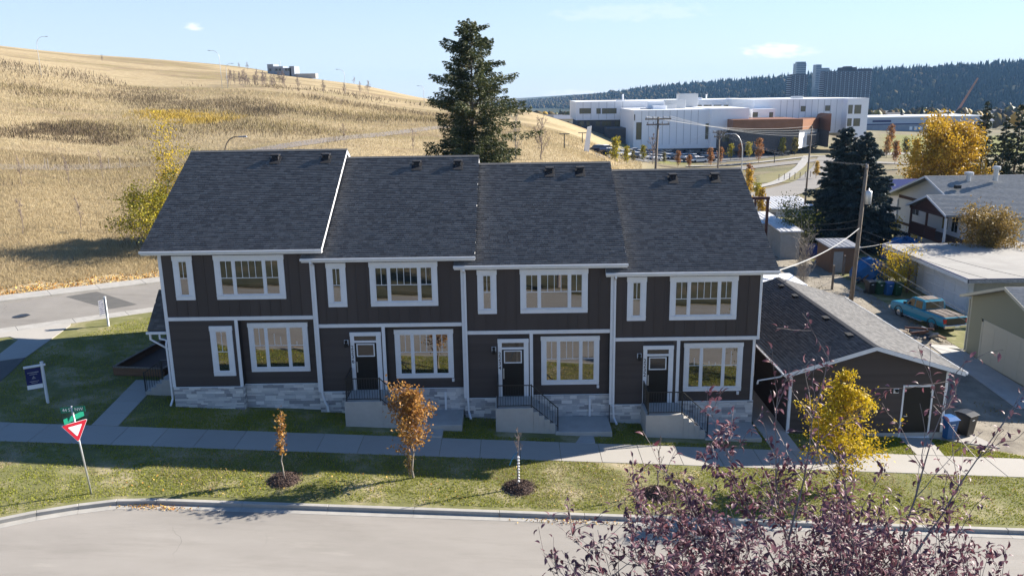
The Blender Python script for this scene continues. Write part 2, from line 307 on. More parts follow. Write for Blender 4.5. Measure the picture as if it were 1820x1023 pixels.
def T(X,Y):
    """height of the built terrain sheet (bilinear in its own grid)"""
    X=np.atleast_1d(np.asarray(X,float)); Y=np.atleast_1d(np.asarray(Y,float)); d=np.maximum(Y-CAM[1],9.01)
    u=np.clip((X-CAM[0])/d,-3.99,3.99); v=np.clip(np.log(d),vv[0],vv[-1]-1e-6)
    i=np.clip(np.searchsorted(uu,u)-1,0,len(uu)-2); fu=(u-uu[i])/(uu[i+1]-uu[i]); fv=(v-vv[0])/(vv[1]-vv[0]); j=np.clip(fv.astype(int),0,len(vv)-2)
    fv=(np.exp(v)-np.exp(vv[j]))/(np.exp(vv[j+1])-np.exp(vv[j]))
    return ZG[j,i]*(1-fu)*(1-fv)+ZG[j,i+1]*fu*(1-fv)+ZG[j+1,i]*(1-fu)*fv+ZG[j+1,i+1]*fu*fv
def Ts(x,y): return float(T(x,y)[0])
def at(px,py,z=0.,far=False):
    """where the photograph's ray meets the terrain"""
    d=ray(px,py); t=np.exp(np.linspace(math.log(12),math.log(5000),4000)); P=CAM+d*t[:,None]
    k=np.argmax(P[:,2]<T(P[:,0],P[:,1])+z); return P[k] if k>0 else P[-1]
def build_ground():
    nv,nu=UG.shape; V=np.c_[XG.ravel(),YG.ravel(),ZG.ravel()]
    i=np.arange(nv*nu).reshape(nv,nu); Fc=np.c_[i[:-1,:-1].ravel(),i[:-1,1:].ravel(),i[1:,1:].ravel(),i[1:,:-1].ravel()]
    # the part behind the camera, one plane strip
    x=np.linspace(XG[0,0],XG[0,-1],nu) ; extra=[]
    y0=YG[0,0]; rows=[y0-15,y0-60,y0-250]; b=len(V)
    for y in rows: V=np.r_[V,np.c_[XG[0],np.full(nu,y),G0(np.clip(XG[0],-60,90),y0)-.32+0*XG[0]]]
    ii=np.r_[[i[0]],[b+k*nu+np.arange(nu) for k in range(3)]]
    Fc=np.r_[Fc,np.c_[ii[1:,:-1].ravel(),ii[1:,1:].ravel(),ii[:-1,1:].ravel(),ii[:-1,:-1].ravel()]]
    me=npmesh('ground',V,Fc,None,True)
    X,Y=V[:,0],V[:,1]; d=Y-CAM[1]
    # natural cover: r = dry hill grass, g = mown/green grass, b = dark wooded soil
    col=np.zeros((len(V),4),np.float32); col[:,3]=1
    u=(X-CAM[0])/np.maximum(d,9)
    hill=1-smooth(.11,.2,u+.02*np.sin(Y*.05)); hill=np.maximum(hill,1-smooth(100,130,d)*1.0*(u>.13)); hill=hill*smooth(12,28,d); 
    green=smooth(.10,.16,u)*smooth(200,215,d)*(1-smooth(300,330,d))*(1-smooth(.2,.25,u))+smooth(.44,.47,u)*smooth(235,250,d)*(1-smooth(420,450,d))
    dark=smooth(900,1300,d)*smooth(-.05,.05,u)
    col[:,0]=np.clip(hill*(1-dark),0,1); col[:,1]=np.clip(green,0,1); col[:,2]=dark
    a=me.color_attributes.new('cover','FLOAT_COLOR','POINT'); a.data.foreach_set('color',col.ravel())
    m,t,bs=nm('ground_cover'); L=t.links; N=t.nodes.new
    bs.inputs['Roughness'].default_value=.95; bs.inputs['Specular IOR Level'].default_value=.1
    tc=N('ShaderNodeTexCoord'); 
    def noise(sc,det,st=None):
        n=N('ShaderNodeTexNoise'); n.inputs['Scale'].default_value=sc; n.inputs['Detail'].default_value=det; n.inputs['Roughness'].default_value=.62
        if st: mp=N('ShaderNodeMapping'); mp.inputs['Scale'].default_value=st; L.new(tc.outputs['Object'],mp.inputs['Vector']); L.new(mp.outputs['Vector'],n.inputs['Vector'])
        else: L.new(tc.outputs['Object'],n.inputs['Vector'])
        return n.outputs['Fac']
    def mix(f,a,b_):
        x=N('ShaderNodeMix'); x.data_type='RGBA'; L.new(f,x.inputs[0]); L.new(a,x.inputs[6]); L.new(b_,x.inputs[7]); return x.outputs[2]
    fine=ramp(t,[(.3,(.265,.20,.115)),(.5,(.355,.28,.165)),(.7,(.44,.36,.22))]); L.new(noise(.55,12,(1,2.2,1)),fine.inputs['Fac'])
    brush=ramp(t,[(.34,(.15,.115,.07)),(.46,(.21,.175,.075)),(.56,(.19,.135,.095)),(.68,(.26,.20,.09))]); L.new(noise(.10,11,(.8,1.6,1)),brush.inputs['Fac'])
    fac=ramp(t,[(.47,(0,0,0)),(.58,(.75,.75,.75))]); L.new(noise(.026,11,(.8,2.0,1)),fac.inputs['Fac'])
    hillc=mix(fac.outputs['Color'],fine.outputs['Color'],brush.outputs['Color'])
    urb=ramp(t,[(.35,(.16,.13,.085)),(.5,(.22,.19,.12)),(.65,(.12,.12,.06))]); L.new(noise(.05,8),urb.inputs['Fac'])
    grn=ramp(t,[(.3,(.14,.15,.045)),(.7,(.20,.19,.065))]); L.new(noise(.06,8),grn.inputs['Fac'])
    drk=ramp(t,[(.3,(.03,.04,.02)),(.7,(.06,.06,.03))]); L.new(noise(.02,6),drk.inputs['Fac'])
    at_=N('ShaderNodeVertexColor'); at_.layer_name='cover'; sp_=N('ShaderNodeSeparateColor'); L.new(at_.outputs['Color'],sp_.inputs[0])
    c=mix(sp_.outputs[0],urb.outputs['Color'],hillc); c=mix(sp_.outputs[1],c,grn.outputs['Color']); c=mix(sp_.outputs[2],c,drk.outputs['Color'])
    L.new(c,bs.inputs['Base Color'])
    bp=N('ShaderNodeBump'); bp.inputs['Strength'].default_value=.6; bp.inputs['Distance'].default_value=.25; L.new(noise(1.6,10),bp.inputs['Height']); L.new(bp.outputs['Normal'],bs.inputs['Normal'])
    me.materials.append(m); o=link('ground',me,kind='structure')
build_ground()
# ---------------------------------------------------------------- flat sheets on the site's plane
def sheet(name,poly,m,dz,thick=.25,kind='structure',zf=None):
    zf=zf or (lambda x,y: float(G0(x,y))); n=len(poly)
    vs=[(x,y,zf(x,y)+dz) for x,y in poly]+[(x,y,zf(x,y)+dz-thick) for x,y in poly]
    b=MB().add(vs,[tuple(range(n)),tuple(range(2*n-1,n-1,-1))]+[(i,n+i,n+(i+1)%n,(i+1)%n) for i in range(n)])
    return b.build(name,m,kind=kind)
def strip(name,pts,w,m,dz,kind='structure',step=2.5,side=.5,zf=None):
    """a road or path of width w laid on the terrain along pts"""
    P=[Vector((*p,0)) for p in pts]; Q=[]
    for a,b in zip(P,P[1:]):
        k=max(1,int((b-a).length/step)); Q+=[a.lerp(b,j/k) for j in range(k)]
    Q.append(P[-1]); 
    for _ in range(6): Q=[Q[0]]+[(Q[i-1]+Q[i]*2+Q[i+1])/4 for i in range(1,len(Q)-1)]+[Q[-1]]
    K=4; V=[];Fc=[]
    for i,p in enumerate(Q):
        t=(Q[min(i+1,len(Q)-1)]-Q[max(i-1,0)]).normalized(); nrm=Vector((-t.y,t.x,0))
        for k in range(K+1):
            q=p+nrm*w*(side-k/K); V.append((q.x,q.y,0))
    V=np.array(V); V[:,2]=(zf(V[:,0],V[:,1]) if zf else T(V[:,0],V[:,1]))+dz
    for i in range(len(Q)-1):
        for k in range(K): a=i*(K+1)+k; Fc.append((a,a+1,a+K+2,a+K+1))
    return link(name,npmesh(name,V,Fc,m,True),kind=kind)
CURB=[(75,-8.2),(60,-8.2),(40,-8.2),(2.6,-8.22),(1.2,-8.36),(0,-8.78),(-1.2,-9.32),(-2.2,-9.9),(-4,-11.2),(-6.5,-13.6),(-9,-17)]
lawn_poly=CURB+[(-30,-17),(-30,-3.8),(-16,7.46),(5,24.4),(30,24.4),(34.9,24),(34.9,1),(35.5,-.85),(38.3,-2.0),(75,-2.4)]
sheet('lawn',lawn_poly,'soil',-.02,.3)
sheet('road',[(90,-8.3),(-9.2,-8.3),(-9.2,-17),(-60,-17),(-60,-26),(90,-26)],'asphalt',-.15,.1)
# kerb and gutter following the curve
def offset_line(pts,o):
    out=[]
    for i,p in enumerate(pts):
        a=Vector(pts[max(i-1,0)]);b=Vector(pts[min(i+1,len(pts)-1)]); t=(b-a).normalized(); out.append((p[0]-t.y*o,p[1]+t.x*o))
    return out
def dens(pts,step=3.05):
    out=[]
    for a,b in zip(pts,pts[1:]):
        k=max(1,round((Vector(b)-Vector(a)).length/step)); out+=[tuple(Vector(a).lerp(Vector(b),j/k)) for j in range(k)]
    return out+[pts[-1]]
cl=dens(CURB)
def edge_run(name,m,pts,o0,o1,z0,z1,gap=.006):
    """kerb stones between joints, every length an object of its own under one structure"""
    root=bpy.data.objects.new(name,None); COL.objects.link(root); root['kind']='structure'
    A=offset_line(pts,o0);B=offset_line(pts,o1)
    for (a0,a1,b0,b1) in zip(A,A[1:],B,B[1:]):
        la=(Vector(a1)-Vector(a0)).length; g=gap/max(la,.1); l=lambda p,q,t:tuple(Vector(p).lerp(Vector(q),t))
        P=[l(a0,a1,g),l(a0,a1,1-g),l(b0,b1,1-g),l(b0,b1,g)]; g0=[float(G0(*p)) for p in P]
        MB().add([(p[0],p[1],h+z1) for p,h in zip(P,g0)]+[(p[0],p[1],h+z0) for p,h in zip(P,g0)],[(0,1,2,3),(7,6,5,4),(0,4,5,1),(1,5,6,2),(2,6,7,3),(3,7,4,0)]).build('kerbstone' if z1>-.05 else 'gutter_slab',m,root,bevel=.012 if z1>-.05 else 0)
    return root
edge_run('kerb','curb',cl,.0,.19,-.35,.0)
edge_run('gutter','curb',cl,.19,.5,-.3,-.142)
sheet('far_lawn',[(-60,-27),(90,-27),(90,-70),(-60,-70)],mat('far_turf',[(.035,.038,.018),(.06,.06,.03),(.13,.10,.06)],.25,8,.95),-.05,.2,zf=lambda x,y:float(G0(x,YG[0,0])))
# sidewalk slabs
def slabs(name,x0,x1,n,ya,yb,m='slab',dz=.0,skip=()):
    root=bpy.data.objects.new(name,None); COL.objects.link(root); root['kind']='structure'
    for k in range(n):
        a=x0+(x1-x0)*k/n; b=x0+(x1-x0)*(k+1)/n; P=[(a+.008,ya),(b-.008,ya),(b-.008,yb),(a+.008,yb)]; g=[float(G0(*p)) for p in P]; j=random.uniform(-.004,.004)
        MB().add([(p[0],p[1],h+dz+j) for p,h in zip(P,g)]+[(p[0],p[1],h-.2) for p,h in zip(P,g)],[(0,1,2,3),(7,6,5,4),(0,4,5,1),(1,5,6,2),(2,6,7,3),(3,7,4,0)]).build('slab',m,root,bevel=.01)
    return root
slabs('sidewalk',-30,72,60,-4.12,-2.36)
# side road with its pale kerb bands, 39 degrees to the houses
dr=Vector((.778,.628))
def sideline(q,s): return (-.628*q+.778*s,.778*q+.628*s)
def band(name,q0,q1,s0,s1,m,dz,thick=.25): return sheet(name,[sideline(q0,s0),sideline(q0,s1),sideline(q1,s1),sideline(q1,s0)],m,dz,thick)
SQ=lambda q: q/1.0
band('side_road',16.7,23.2,-46,30,'asphalt2',-.13,.1)
def bandrun(name,q0,q1,dz,m='curb',step=3.0,s0=-40,s1=28):
    root=bpy.data.objects.new(name,None); COL.objects.link(root); root['kind']='structure'; n=int((s1-s0)/step)
    for k in range(n):
        a=s0+k*step+.008; b=a+step-.016; P=[sideline(q0,a),sideline(q0,b),sideline(q1,b),sideline(q1,a)]; g=[float(G0(*p)) for p in P]
        MB().add([(p[0],p[1],h+dz) for p,h in zip(P,g)]+[(p[0],p[1],h-.3) for p,h in zip(P,g)],[(0,1,2,3),(7,6,5,4),(0,4,5,1),(1,5,6,2),(2,6,7,3),(3,7,4,0)]).build('slab',m,root,bevel=.008)
bandrun('side_kerb_walk',15.75,16.75,.005)
bandrun('far_kerb_walk',23.1,24.5,.0)
def gpx(px,py,off=0.):   # photograph ray on the site plane
    d=ray(px,py); n=np.array([.053,-.02,1]); t=(.6+off-n@CAM)/(n@d); p=CAM+d*t; return (float(p[0]),float(p[1]))
sheet('road_patch',[gpx(*p,-.13) for p in ((117,527),(172,518),(244,541),(195,549),(155,538))],'patch',-.126,.02)
# left corner: walk from the side road, darker asphalt lane, front path to the side steps
path_l=[gpx(*p) for p in ((-60,603),(0,603),(36,600),(14,594),(-60,596))]
corner=[(-10.9,11.45),(-14.6,8.55),(-12.9,8.35),(-12.4,8.0),(-13.4,7.1),(-30,-6.6),(-24,-8),(-16,-1.4),(-11.3,4.9),(-10.1,6.2)]
_e=lambda px,py:(lambda p:sideline(15.74,p[0]*.778+p[1]*.628))(gpx(px,py))
sheet('corner_path',[_e(-40,592),_e(128,577)]+[gpx(*p) for p in ((125,578),(45,635),(0,641),(-60,660),(-60,645),(0,628),(33,603),(17,598),(-30,603))],'slab',.012,.2)
sheet('asphalt_lane',[gpx(*p) for p in ((-60,661),(0,641.5),(45,635.5),(20,660),(-40,712),(-160,800),(-260,800))],'patch',.008,.2)
slabs_path=bpy.data.objects.new('front_path',None); COL.objects.link(slabs_path); slabs_path['kind']='structure'
for k in range(4):
    a,b=k/4,(k+1)/4; l0,l1,r0,r1=Vector((-2.75,-2.35)),Vector((-3.2,3.0)),Vector((-1.6,-2.35)),Vector((-2.0,3.0))
    P=[l0.lerp(l1,a+.003),r0.lerp(r1,a+.003),r0.lerp(r1,b-.003),l0.lerp(l1,b-.003)]
    MB().add([(p.x,p.y,float(G0(*p))+.01) for p in P]+[(p.x,p.y,float(G0(*p))-.2) for p in P],[(0,1,2,3),(7,6,5,4),(0,4,5,1),(1,5,6,2),(2,6,7,3),(3,7,4,0)]).build('slab','slab',slabs_path,bevel=.008)
sheet('side_passage',[(26.95,-2.36),(28.2,-2.36),(28.2,13),(26.95,13)],'concrete',.004,.2)
sheet('garage_path',[(33.33,-2.36),(34.55,-2.36),(34.75,-.52),(33.4,-.52)],'slab',.012,.2)
sheet('garage_slab',[(34.9,-.52),(37.6,-1.35),(37.2,-.2),(36.4,1.5),(34.9,1.5)],'slab',.012,.2)
# gravel lane behind the garage and beside the neighbours
alley=[(34.9,-.3),(36,-.9),(38.2,-2.0),(75,-2.4),(75,1.0),(46,1.5),(43.6,3),(43.6,33),(46,34),(46,46),(36,46),(33,24),(34.9,23)]
sheet('gravel_lane',alley,'gravel',-.03,.25)
sheet('concrete_apron',[(41.9,13.6),(43.55,13.6),(43.55,3.5),(41.3,3.5)],'concrete',.0,.2)
sheet('neighbour_yard',[(43.62,1.6),(90,1.6),(90,62),(40,62),(43.62,34)],'soil',-.02,.25)
# roads further away
strip('hillside_path',[tuple(at(px,py)[:2]) for px,py in ((-260,305),(0,300),(200,294),(420,277),(560,254),(650,242),(745,231),(860,221))],3.6,mat('grey_path',[(.20,.175,.155),(.27,.235,.205)],.3,8,.9),.05)
strip('school_road',[(30,62),(52,84),(70,110),(88,150),(104,190),(150,230)],7,'asphalt2',.12)
strip('school_walk',[(25,66),(47,88),(64,112),(82,152),(98,192)],2,'curb',.16)
strip('crossing_road',[tuple(at(px,py)[:2]) for px,py in ((1180,306),(1300,302),(1400,291),(1480,283),(1560,290),(1700,296))],6.5,'asphalt2',.16)
strip('kerb_walk',[tuple(at(px,py)[:2]) for px,py in ((1220,296),(1300,295),(1390,285),(1450,278),(1520,279))],2.2,'curb',.22)
# ================================================================ TOWNHOUSES
WU,ST=6.7,.414; SL=.548; EZ,EY,RY=8.0,-.4,6.53; RZ=EZ+SL*(RY-EY)
def window(parent,x0,x1,z0,z1,Y,mull=(),split=.49,tw=.2,bars=(1,),name='window',sill=True):
    """white boards round sashes; panes and bars are sub-parts. Y is the wall face, x,z world"""
    b=MB(); d0,d1=Y-.075,Y+.0
    b.box(x0-.02,x1+.02,d0-.008,d1,z1-tw,z1); b.box(x0,x1,d0,d1,z0,z0+tw*.9); b.box(x0,x0+tw,d0,d1,z0+tw*.9,z1-tw); b.box(x1-tw,x1,d0,d1,z0+tw*.9,z1-tw)
    if sill: b.box(x0-.01,x1+.01,d0-.02,d0,z0+tw*.78,z0+tw*.9)
    w=b.build(name,'white',parent,bevel=.004)
    tilt=(random.uniform(-.5,.5),random.uniform(-.5,.5))
    gx0,gx1,gz0,gz1=x0+tw,x1-tw,z0+tw*.9,z1-tw; e=[gx0]+[x0+m for m in mull]+[gx1]; s=.05
    f=MB()
    for i,(a,c) in enumerate(zip(e,e[1:])):
        a2=a+(0 if i==0 else .03); c2=c-(0 if i==len(e)-2 else .03)
        f.box(a2,c2,Y-.058,Y,gz0,gz0+s); f.box(a2,c2,Y-.058,Y,gz1-s,gz1); f.box(a2,a2+s,Y-.058,Y,gz0+s,gz1-s); f.box(c2-s,c2,Y-.058,Y,gz0+s,gz1-s)
        if i<len(e)-2: f.box(c-.03,c+.03,Y-.068,Y,gz0,gz1)
    f.build('sash','white',w)
    zm=gz0+(gz1-gz0)*split
    for i,(a,c) in enumerate(zip(e,e[1:])):
        a2=a+(s if i==0 else .03+s); c2=c-(s if i==len(e)-2 else .03+s)
        pn=piece('pane','glass',w,a2-.005,c2+.005,Y-.040+random.uniform(0,.004),Y,gz0+s-.005,gz1-s+.005); pn.rotation_euler=(R_(random.uniform(-.3,.3)+tilt[0]),0,R_(random.uniform(-.3,.3)+tilt[1]))
        if bars is not None:
            piece('muntin','white',w,a2,c2,Y-.056,Y-.041,zm-.014,zm+.014)
            n=bars[min(i,len(bars)-1)]
            for k in range(n):
                xx=a2+(c2-a2)*(k+1)/(n+1); piece('muntin','white',w,xx-.012,xx+.012,Y-.055,Y-.0415,zm+.014,gz1-s)
    return w
def stones(parent,x0,x1,z0,z1,Y,zlow=None):
    """ledge-stone veneer: every stone proud of the mortar by its own amount"""
    BX('mortar_bed','mortar',parent,x0,x1,Y-.02,Y+.05,z0,z1)
    z=z0+.004; k=0
    while z<z1-.03:
        h=min(random.choice((.07,.09,.11,.13,.16)),z1-z); x=x0
        while x<x1-.01:
            w=min(random.uniform(.22,.62),x1-x)
            if x1-x-w<.12: w=x1-x
            piece('stone','stone',parent,x,x+w-.006,Y-.03-random.uniform(0,.035),Y-.005,z,z+h-.006); x+=w
        z+=h
def shingles(name,parent,x0,x1,y0,z0,y1,z1,m='shingle',course=.145,bump=.003):
    """overlapping tabs on the slope from eave (y0,z0) to ridge (y1,z1)"""
    L=math.hypot(y1-y0,z1-z0); ty,tz=(y1-y0)/L,(z1-z0)/L; sg=1 if y1>y0 else -1; ny,nz=-tz*1.0,abs(ty)
    if sg<0: ny=tz
    n=int(L/course); V=[];Fc=[]
    for r in range(n+1):
        a=r*course; b=min(L,a+course*1.06); x=x0-random.uniform(0,.2)
        while x<x1:
            w=random.choice((.17,.22,.27,.33)); xa,xb=max(x,x0),min(x+w-.005,x1); x+=w
            if xb-xa<.02: continue
            h=bump+random.choice((0,0,.001,.003,.005)); k=len(V)
            P=lambda xx,t,o:(xx,y0+ty*t+ny*o,z0+tz*t+nz*o)
            V+=[P(xa,a,h),P(xb,a,h),P(xb,b,.0005),P(xa,b,.0005),P(xa,a,-.004),P(xb,a,-.004)]
            Fc+=[(k,k+1,k+2,k+3),(k+4,k+5,k+1,k),(k,k+3,k+4,k+4),(k+1,k+5,k+2,k+2)]
    off=wloc(parent); V=np.array(V)-np.array(off)
    Fq=[f for f in Fc if len(set(f))==4]
    return link(name,npmesh(name,V,Fq,m),parent,kind='stuff')
def vent(parent,x,y,z):
    b=MB(); b.box(x-.15,x+.15,y-.04,y+.16,z-.12,z+.24); b.prism([(y-.12,z+.24),(y+.22,z+.24),(y+.22,z+.34),(y-.10,z+.31)],'x',x-.21,x+.21)
    b.prism([(y-.3,z-.13),(y+.3,z+.2),(y+.3,z+.215),(y-.3,z-.115)],'x',x-.25,x+.25)
    return b.build('roof_vent','vent',parent,bevel=.006)
def pipe(name,parent,pts,w=.09,d=.07,m='white'):
    b=MB()
    for p,q in zip(pts,pts[1:]):
        v=Vector(q)-Vector(p); e=v.normalized()*w*.35; b.bar(Vector(p)-e*.3,Vector(q)+e,w,d)
    return b.build(name,m,parent,bevel=.008)
LABEL=['dark brown end townhouse at the corner with no front door, leftmost of the row','dark brown townhouse numbered 2236, second from the street corner','dark brown townhouse numbered 2234 behind the bare staked sapling','dark brown townhouse numbered 2232 beside the detached garage']
NUM=[None,'2236','2234','2232']
def townhouse(i):
    X0=WU*i; dz=-ST*i; e=EZ+dz; g=lambda x:float(G0(x,0))
    h=thing('townhouse',LABEL[i],'townhouse',(X0,0,g(X0+3.3)),'townhouses in the stepped row')
    X1=X0+WU; zs=1.61+dz if i else 1.51; xm=X0+(3.06 if i else 3.13)     # xm: where the window bay steps back
    # masonry-height core and upper storey
    w=MB(); w.prism([(0,e-.12),(0,4.69+dz),(.3,4.69+dz),(.3,g(X1)-.4),(13.05,g(X1)-.4),(13.05,e-.12),(RY,RZ+dz-.2)],'x',X0+.002,X1-.002)
    w.box(X0+.002,xm,0.001,.34,g(X0)-.5,4.69+dz); w.build('wall','brownwall',h)
    # vertical panels and battens of the upper storey
    zt=e-.12; zb=4.86+dz; n=14; st=.489; wa,wb=((2.43,5.52) if i==0 else (2.6,5.62)); na,nb=((.6,1.46) if i==0 else (.69,1.54))
    for k in range(n):
        a=X0+.10+k*st*.955; b=a+st*.955-.045
        if k==n-1: b=X1-.08
        piece('siding_board','siding',h,a,b,-.012,.001,zb,zt)
        piece('batten','siding',h,b,b+.045,-.03,.001,zb,zt)
    # lap courses below, stopping at the doorway and the bay
    c=.152; segs=[]
    if i==0: segs=[(X0+.10,xm,0.)]
    else:
        da,db=(1.55,2.95) if i<3 else (1.48,2.86); segs=[(X0+.10,X0+da+.02,0.),(X0+db-.02,xm,0.)]
    segs.append((xm+.12,X1-.08,.3))
    for a,b,Y in segs:
        z=zs+.06; 
        while z<4.68+dz:
            z2=min(z+c,4.69+dz); piece('lap_board','siding',h,a,b,Y-.018,Y+.002,z,z2,kind='lap'); z=z2
        BX('starter_strip','black',h,a,b,Y-.022,Y,zs+.035,zs+.06)
    # white boards: band, corners, bay trim
    BX('band_board','white',h,X0+.10,X1-.06,-.035,.0,4.69+dz,4.86+dz,.004)
    BX('band_board','white',h,X0+.1,X1-.06,-.06,-.035,4.83+dz,4.86+dz)
    BX('bay_trim','white',h,xm-.06,xm+.09,-.03,.0,zs+.03,4.69+dz,.004)
    BX('corner_board','white',h,X0-.05,X0+.10,-.036,.0,zs+.03,e-.13,.004)
    if i==3: BX('corner_board','white',h,X1-.08,X1+.03,-.036,.1,4.69+dz,e-.13,.004); BX('corner_board','white',h,X1-.16,X1-.04,.264,.3,zs+.03,4.69+dz,.004)
    BX('soffit','white',h,xm+.09,X1-.08,.0,.3,4.672+dz,4.688+dz)
    # stone base
    stones(h,X0+.0,xm+.05,g(X0+2)-.35 if i else .3,zs,-.02); stones(h,xm+.10,X1-.0,g(X1)-.1,zs,.28)
    zz=g(X0+3)-.3
    while zz<zs-.02:
        hh_=min(random.choice((.09,.12,.15)),zs-zz); piece('stone','stone',h,xm+.045,xm+.095-random.uniform(0,.02),-.035,.262,zz,zz+hh_-.006); zz+=hh_
    BX('stone_cap','white',h,X0+0,xm+.05,-.075,-.0,zs-.0,zs+.03,.005); BX('stone_cap','white',h,xm+.06,X1,.225,.3,zs,zs+.03,.005)
    # windows
    window(h,X0+wa,X0+wb,5.66+dz,7.68+dz,-.0,(.85,2.2),.49,.22,(1,3,1))
    window(h,X0+na,X0+nb,5.66+dz,7.68+dz,-.0,(),.5,.22,(1,))
    la,lb={0:(3.57,6.28),1:(3.53,6.2),2:(3.53,6.2),3:(3.4,6.1)}[i]
    window(h,X0+la,X0+lb,2.13+dz,4.47+dz,.3,(.80,1.82),.55,.2,(1,2,1))
    if i==0: window(h,X0+1.93,X0+2.93,2.06,4.43,0,(),.49,.22,(1,))
    # roof
    xl=X0-.6 if i==0 else X0-.3; xr=X1+.62 if i<3 else X1+.6; th=.2
    b=MB(); b.prism([(EY,e),(RY,RZ+dz),(2*RY-EY,e),(2*RY-EY,e-th),(RY,RZ+dz-th),(EY,e-th)],'x',xl+.02,xr-.02); rf=b.build('roof','black',h)
    shingles('shingles',rf,xl-.02,xr+.02,EY-.05,e-.02,RY,RZ+dz+.005); shingles('shingles',rf,xl-.02,xr+.02,2*RY-EY+.05,e-.02,RY,RZ+dz+.005,course=.29)
    b=MB(); b.prism([(RY-.15,RZ+dz-.05),(RY,RZ+dz+.03),(RY+.15,RZ+dz-.05),(RY,RZ+dz+.0)],'x',xl-.02,xr+.02); b.build('ridge_cap','shingle',rf)
    for xx,s in ((xl,-1),(xr,1)):
        b=MB(); o=.02*s; a0,a1=min(xx,xx-o),max(xx,xx-o)
        b.prism([(EY,e-.005),(RY,RZ+dz-.005),(2*RY-EY,e-.005),(2*RY-EY,e-.225),(RY,RZ+dz-.225),(EY,e-.225)],'x',a0,a1); b.build('rake_board','white',rf)
    BX('fascia','white',rf,xl+.0,xr-.0,EY-.022,EY-.002,e-.215,e-.03,.003)
    b=MB(); b.prism([(EY-.024,e-.03),(EY-.024,e-.15),(EY-.10,e-.15),(EY-.135,e-.10),(EY-.14,e-.03),(EY-.12,e-.03),(EY-.115,e-.09),(EY-.05,e-.12)],'x',xl-.03,xr+.03); b.build('gutter','white',rf)
    BX('soffit','white',rf,xl+.02,xr-.02,EY,-.0,e-.225,e-.2)
    for vx in {0:(3.88,6.41),1:(4.24,6.3),2:(4.19,5.72),3:(3.69,5.8)}[i]: vent(rf,X0+vx,5.66,EZ+SL*(5.66-EY)+dz)
    # downspout with elbows at the left boundary of units 2..4 (and of the corner house)
    xd=X0+.14 if i else X0-.03; gz=g(xd)
    if i: pipe('downspout',h,[(xd-.02,EY-.08,e-.16),(xd-.02,EY-.08,e-.24),(xd,-.09,e-.42),(xd,-.09,zs+.02),(xd,-.125,zs-.05),(xd+.03,-.13,gz+.25),(xd+.12,-.45,gz+.08)] if i!=1 else [(xd-.02,EY-.08,e-.16),(xd-.02,EY-.08,e-.24),(xd,-.09,e-.42),(xd,-.09,zs-.1),(xd+.1,-.13,zs-.45),(xd+.22,-.2,zs-.62),(xd+.24,-.22,gz+.1)])
    # doorway, light, number
    if i:
        da,db=(1.55,2.95) if i<3 else (1.48,2.86); z0=1.70+dz
        b=MB(); b.box(X0+da,X0+da+.18,-.04,0,z0,4.46+dz-.18); b.box(X0+db-.22,X0+db,-.04,0,z0,4.46+dz-.18); b.box(X0+da-.01,X0+db+.01,-.05,0,4.46+dz-.18,4.46+dz); b.box(X0+da+.18,X0+db-.22,-.035,0,3.96+dz,4.06+dz)
        fr=b.build('door_frame','white',h,bevel=.004)
        tr=BX('transom_window','darkglass',h,X0+da+.18,X0+db-.22,-.012,.02,4.06+dz,4.29+dz)
        dr_=BX('door','black',h,X0+da+.18,X0+db-.22,-.016,.03,z0+.05,3.96+dz)
        xa,xb=X0+da+.32,X0+db-.36
        f=MB(); f.box(xa-.05,xb+.05,-.03,-.016,3.35+dz-.05,3.35+dz); f.box(xa-.05,xb+.05,-.03,-.016,3.86+dz,3.91+dz); f.box(xa-.05,xa,-.03,-.016,3.35+dz,3.86+dz); f.box(xb,xb+.05,-.03,-.016,3.35+dz,3.86+dz)
        f.build('door_light_frame','white',dr_); piece('pane','darkglass',dr_,xa,xb,-.02,-.01,3.35+dz,3.86+dz)
        for pz0,pz1 in ((z0+.2,z0+.95),):
            for pxa,pxb in ((X0+da+.28,X0+da+.6),(X0+da+.68,X0+db-.32)): piece('door_panel','black',dr_,pxa,pxb,-.024,-.01,pz0,pz1)
        hb=MB().bar((X0+da+.25,-.05,z0+.95),(X0+da+.25,-.05,z0+1.25),.025).box(X0+da+.225,X0+da+.275,-.03,-.016,z0+.85,z0+1.35); hb.build('handle','steel',dr_)
        lx,lz=X0+da-.18,3.98+dz
        lb=MB().box(lx-.1,lx+.1,-.03,-.018,lz-.12,lz+.12).build('lamp_plate','white',h)
        l2=MB().lathe([(.02,.1),(.07,.09),(.075,.0),(.06,-.02)],(lx,-.10,lz+.02),10).bar((lx,-.03,lz+.05),(lx,-.1,lz+.08),.03).box(lx-.075,lx+.075,-.17,-.03,lz-.2,lz-.04); l2.build('lamp_body','black',lb)
        for k,ch in enumerate(NUM[i]):
            o=link('number',text_mesh(ch,.26,'black',.012),h); o.location=Vector((X0+da+.08-.0,-.052,3.74+dz-.22*k))-wloc(h); o.rotation_euler=(R_(90),0,0)
        # stoop: landing, four steps down to the right, pad
        lx0,lx1=X0+1.43,X0+3.11; sz=1.70+dz; gb=g(lx0+1)-.35
        s=BX('stoop','concrete',h,lx0,lx1,-1.5,-.02,gb,sz,.015)
        for k in range(4):
            z=sz-.185*(k+1); BX('step','concrete',s,lx1+.245*k,lx1+.245*(k+1),-1.5,-.02 if k else -.02,gb,z,.012)
        px0,px1=lx1+.98,X0+6.62; pz=.58+dz
        BX('entrance_pad','concrete',h,px0,px1,-1.62,.22,gb-.1,pz,.015)
        q0,q1=px0-.02,px0+1.7
        BX('entrance_pad','concrete',h,q0,q1,-2.36,-1.622,gb-.2,pz-.19,.012)
        # railing
        rl=MB(); yf=-1.44; rx0,rx1,rx2=X0+1.53,X0+3.03,X0+4.2; top=sz+1.05
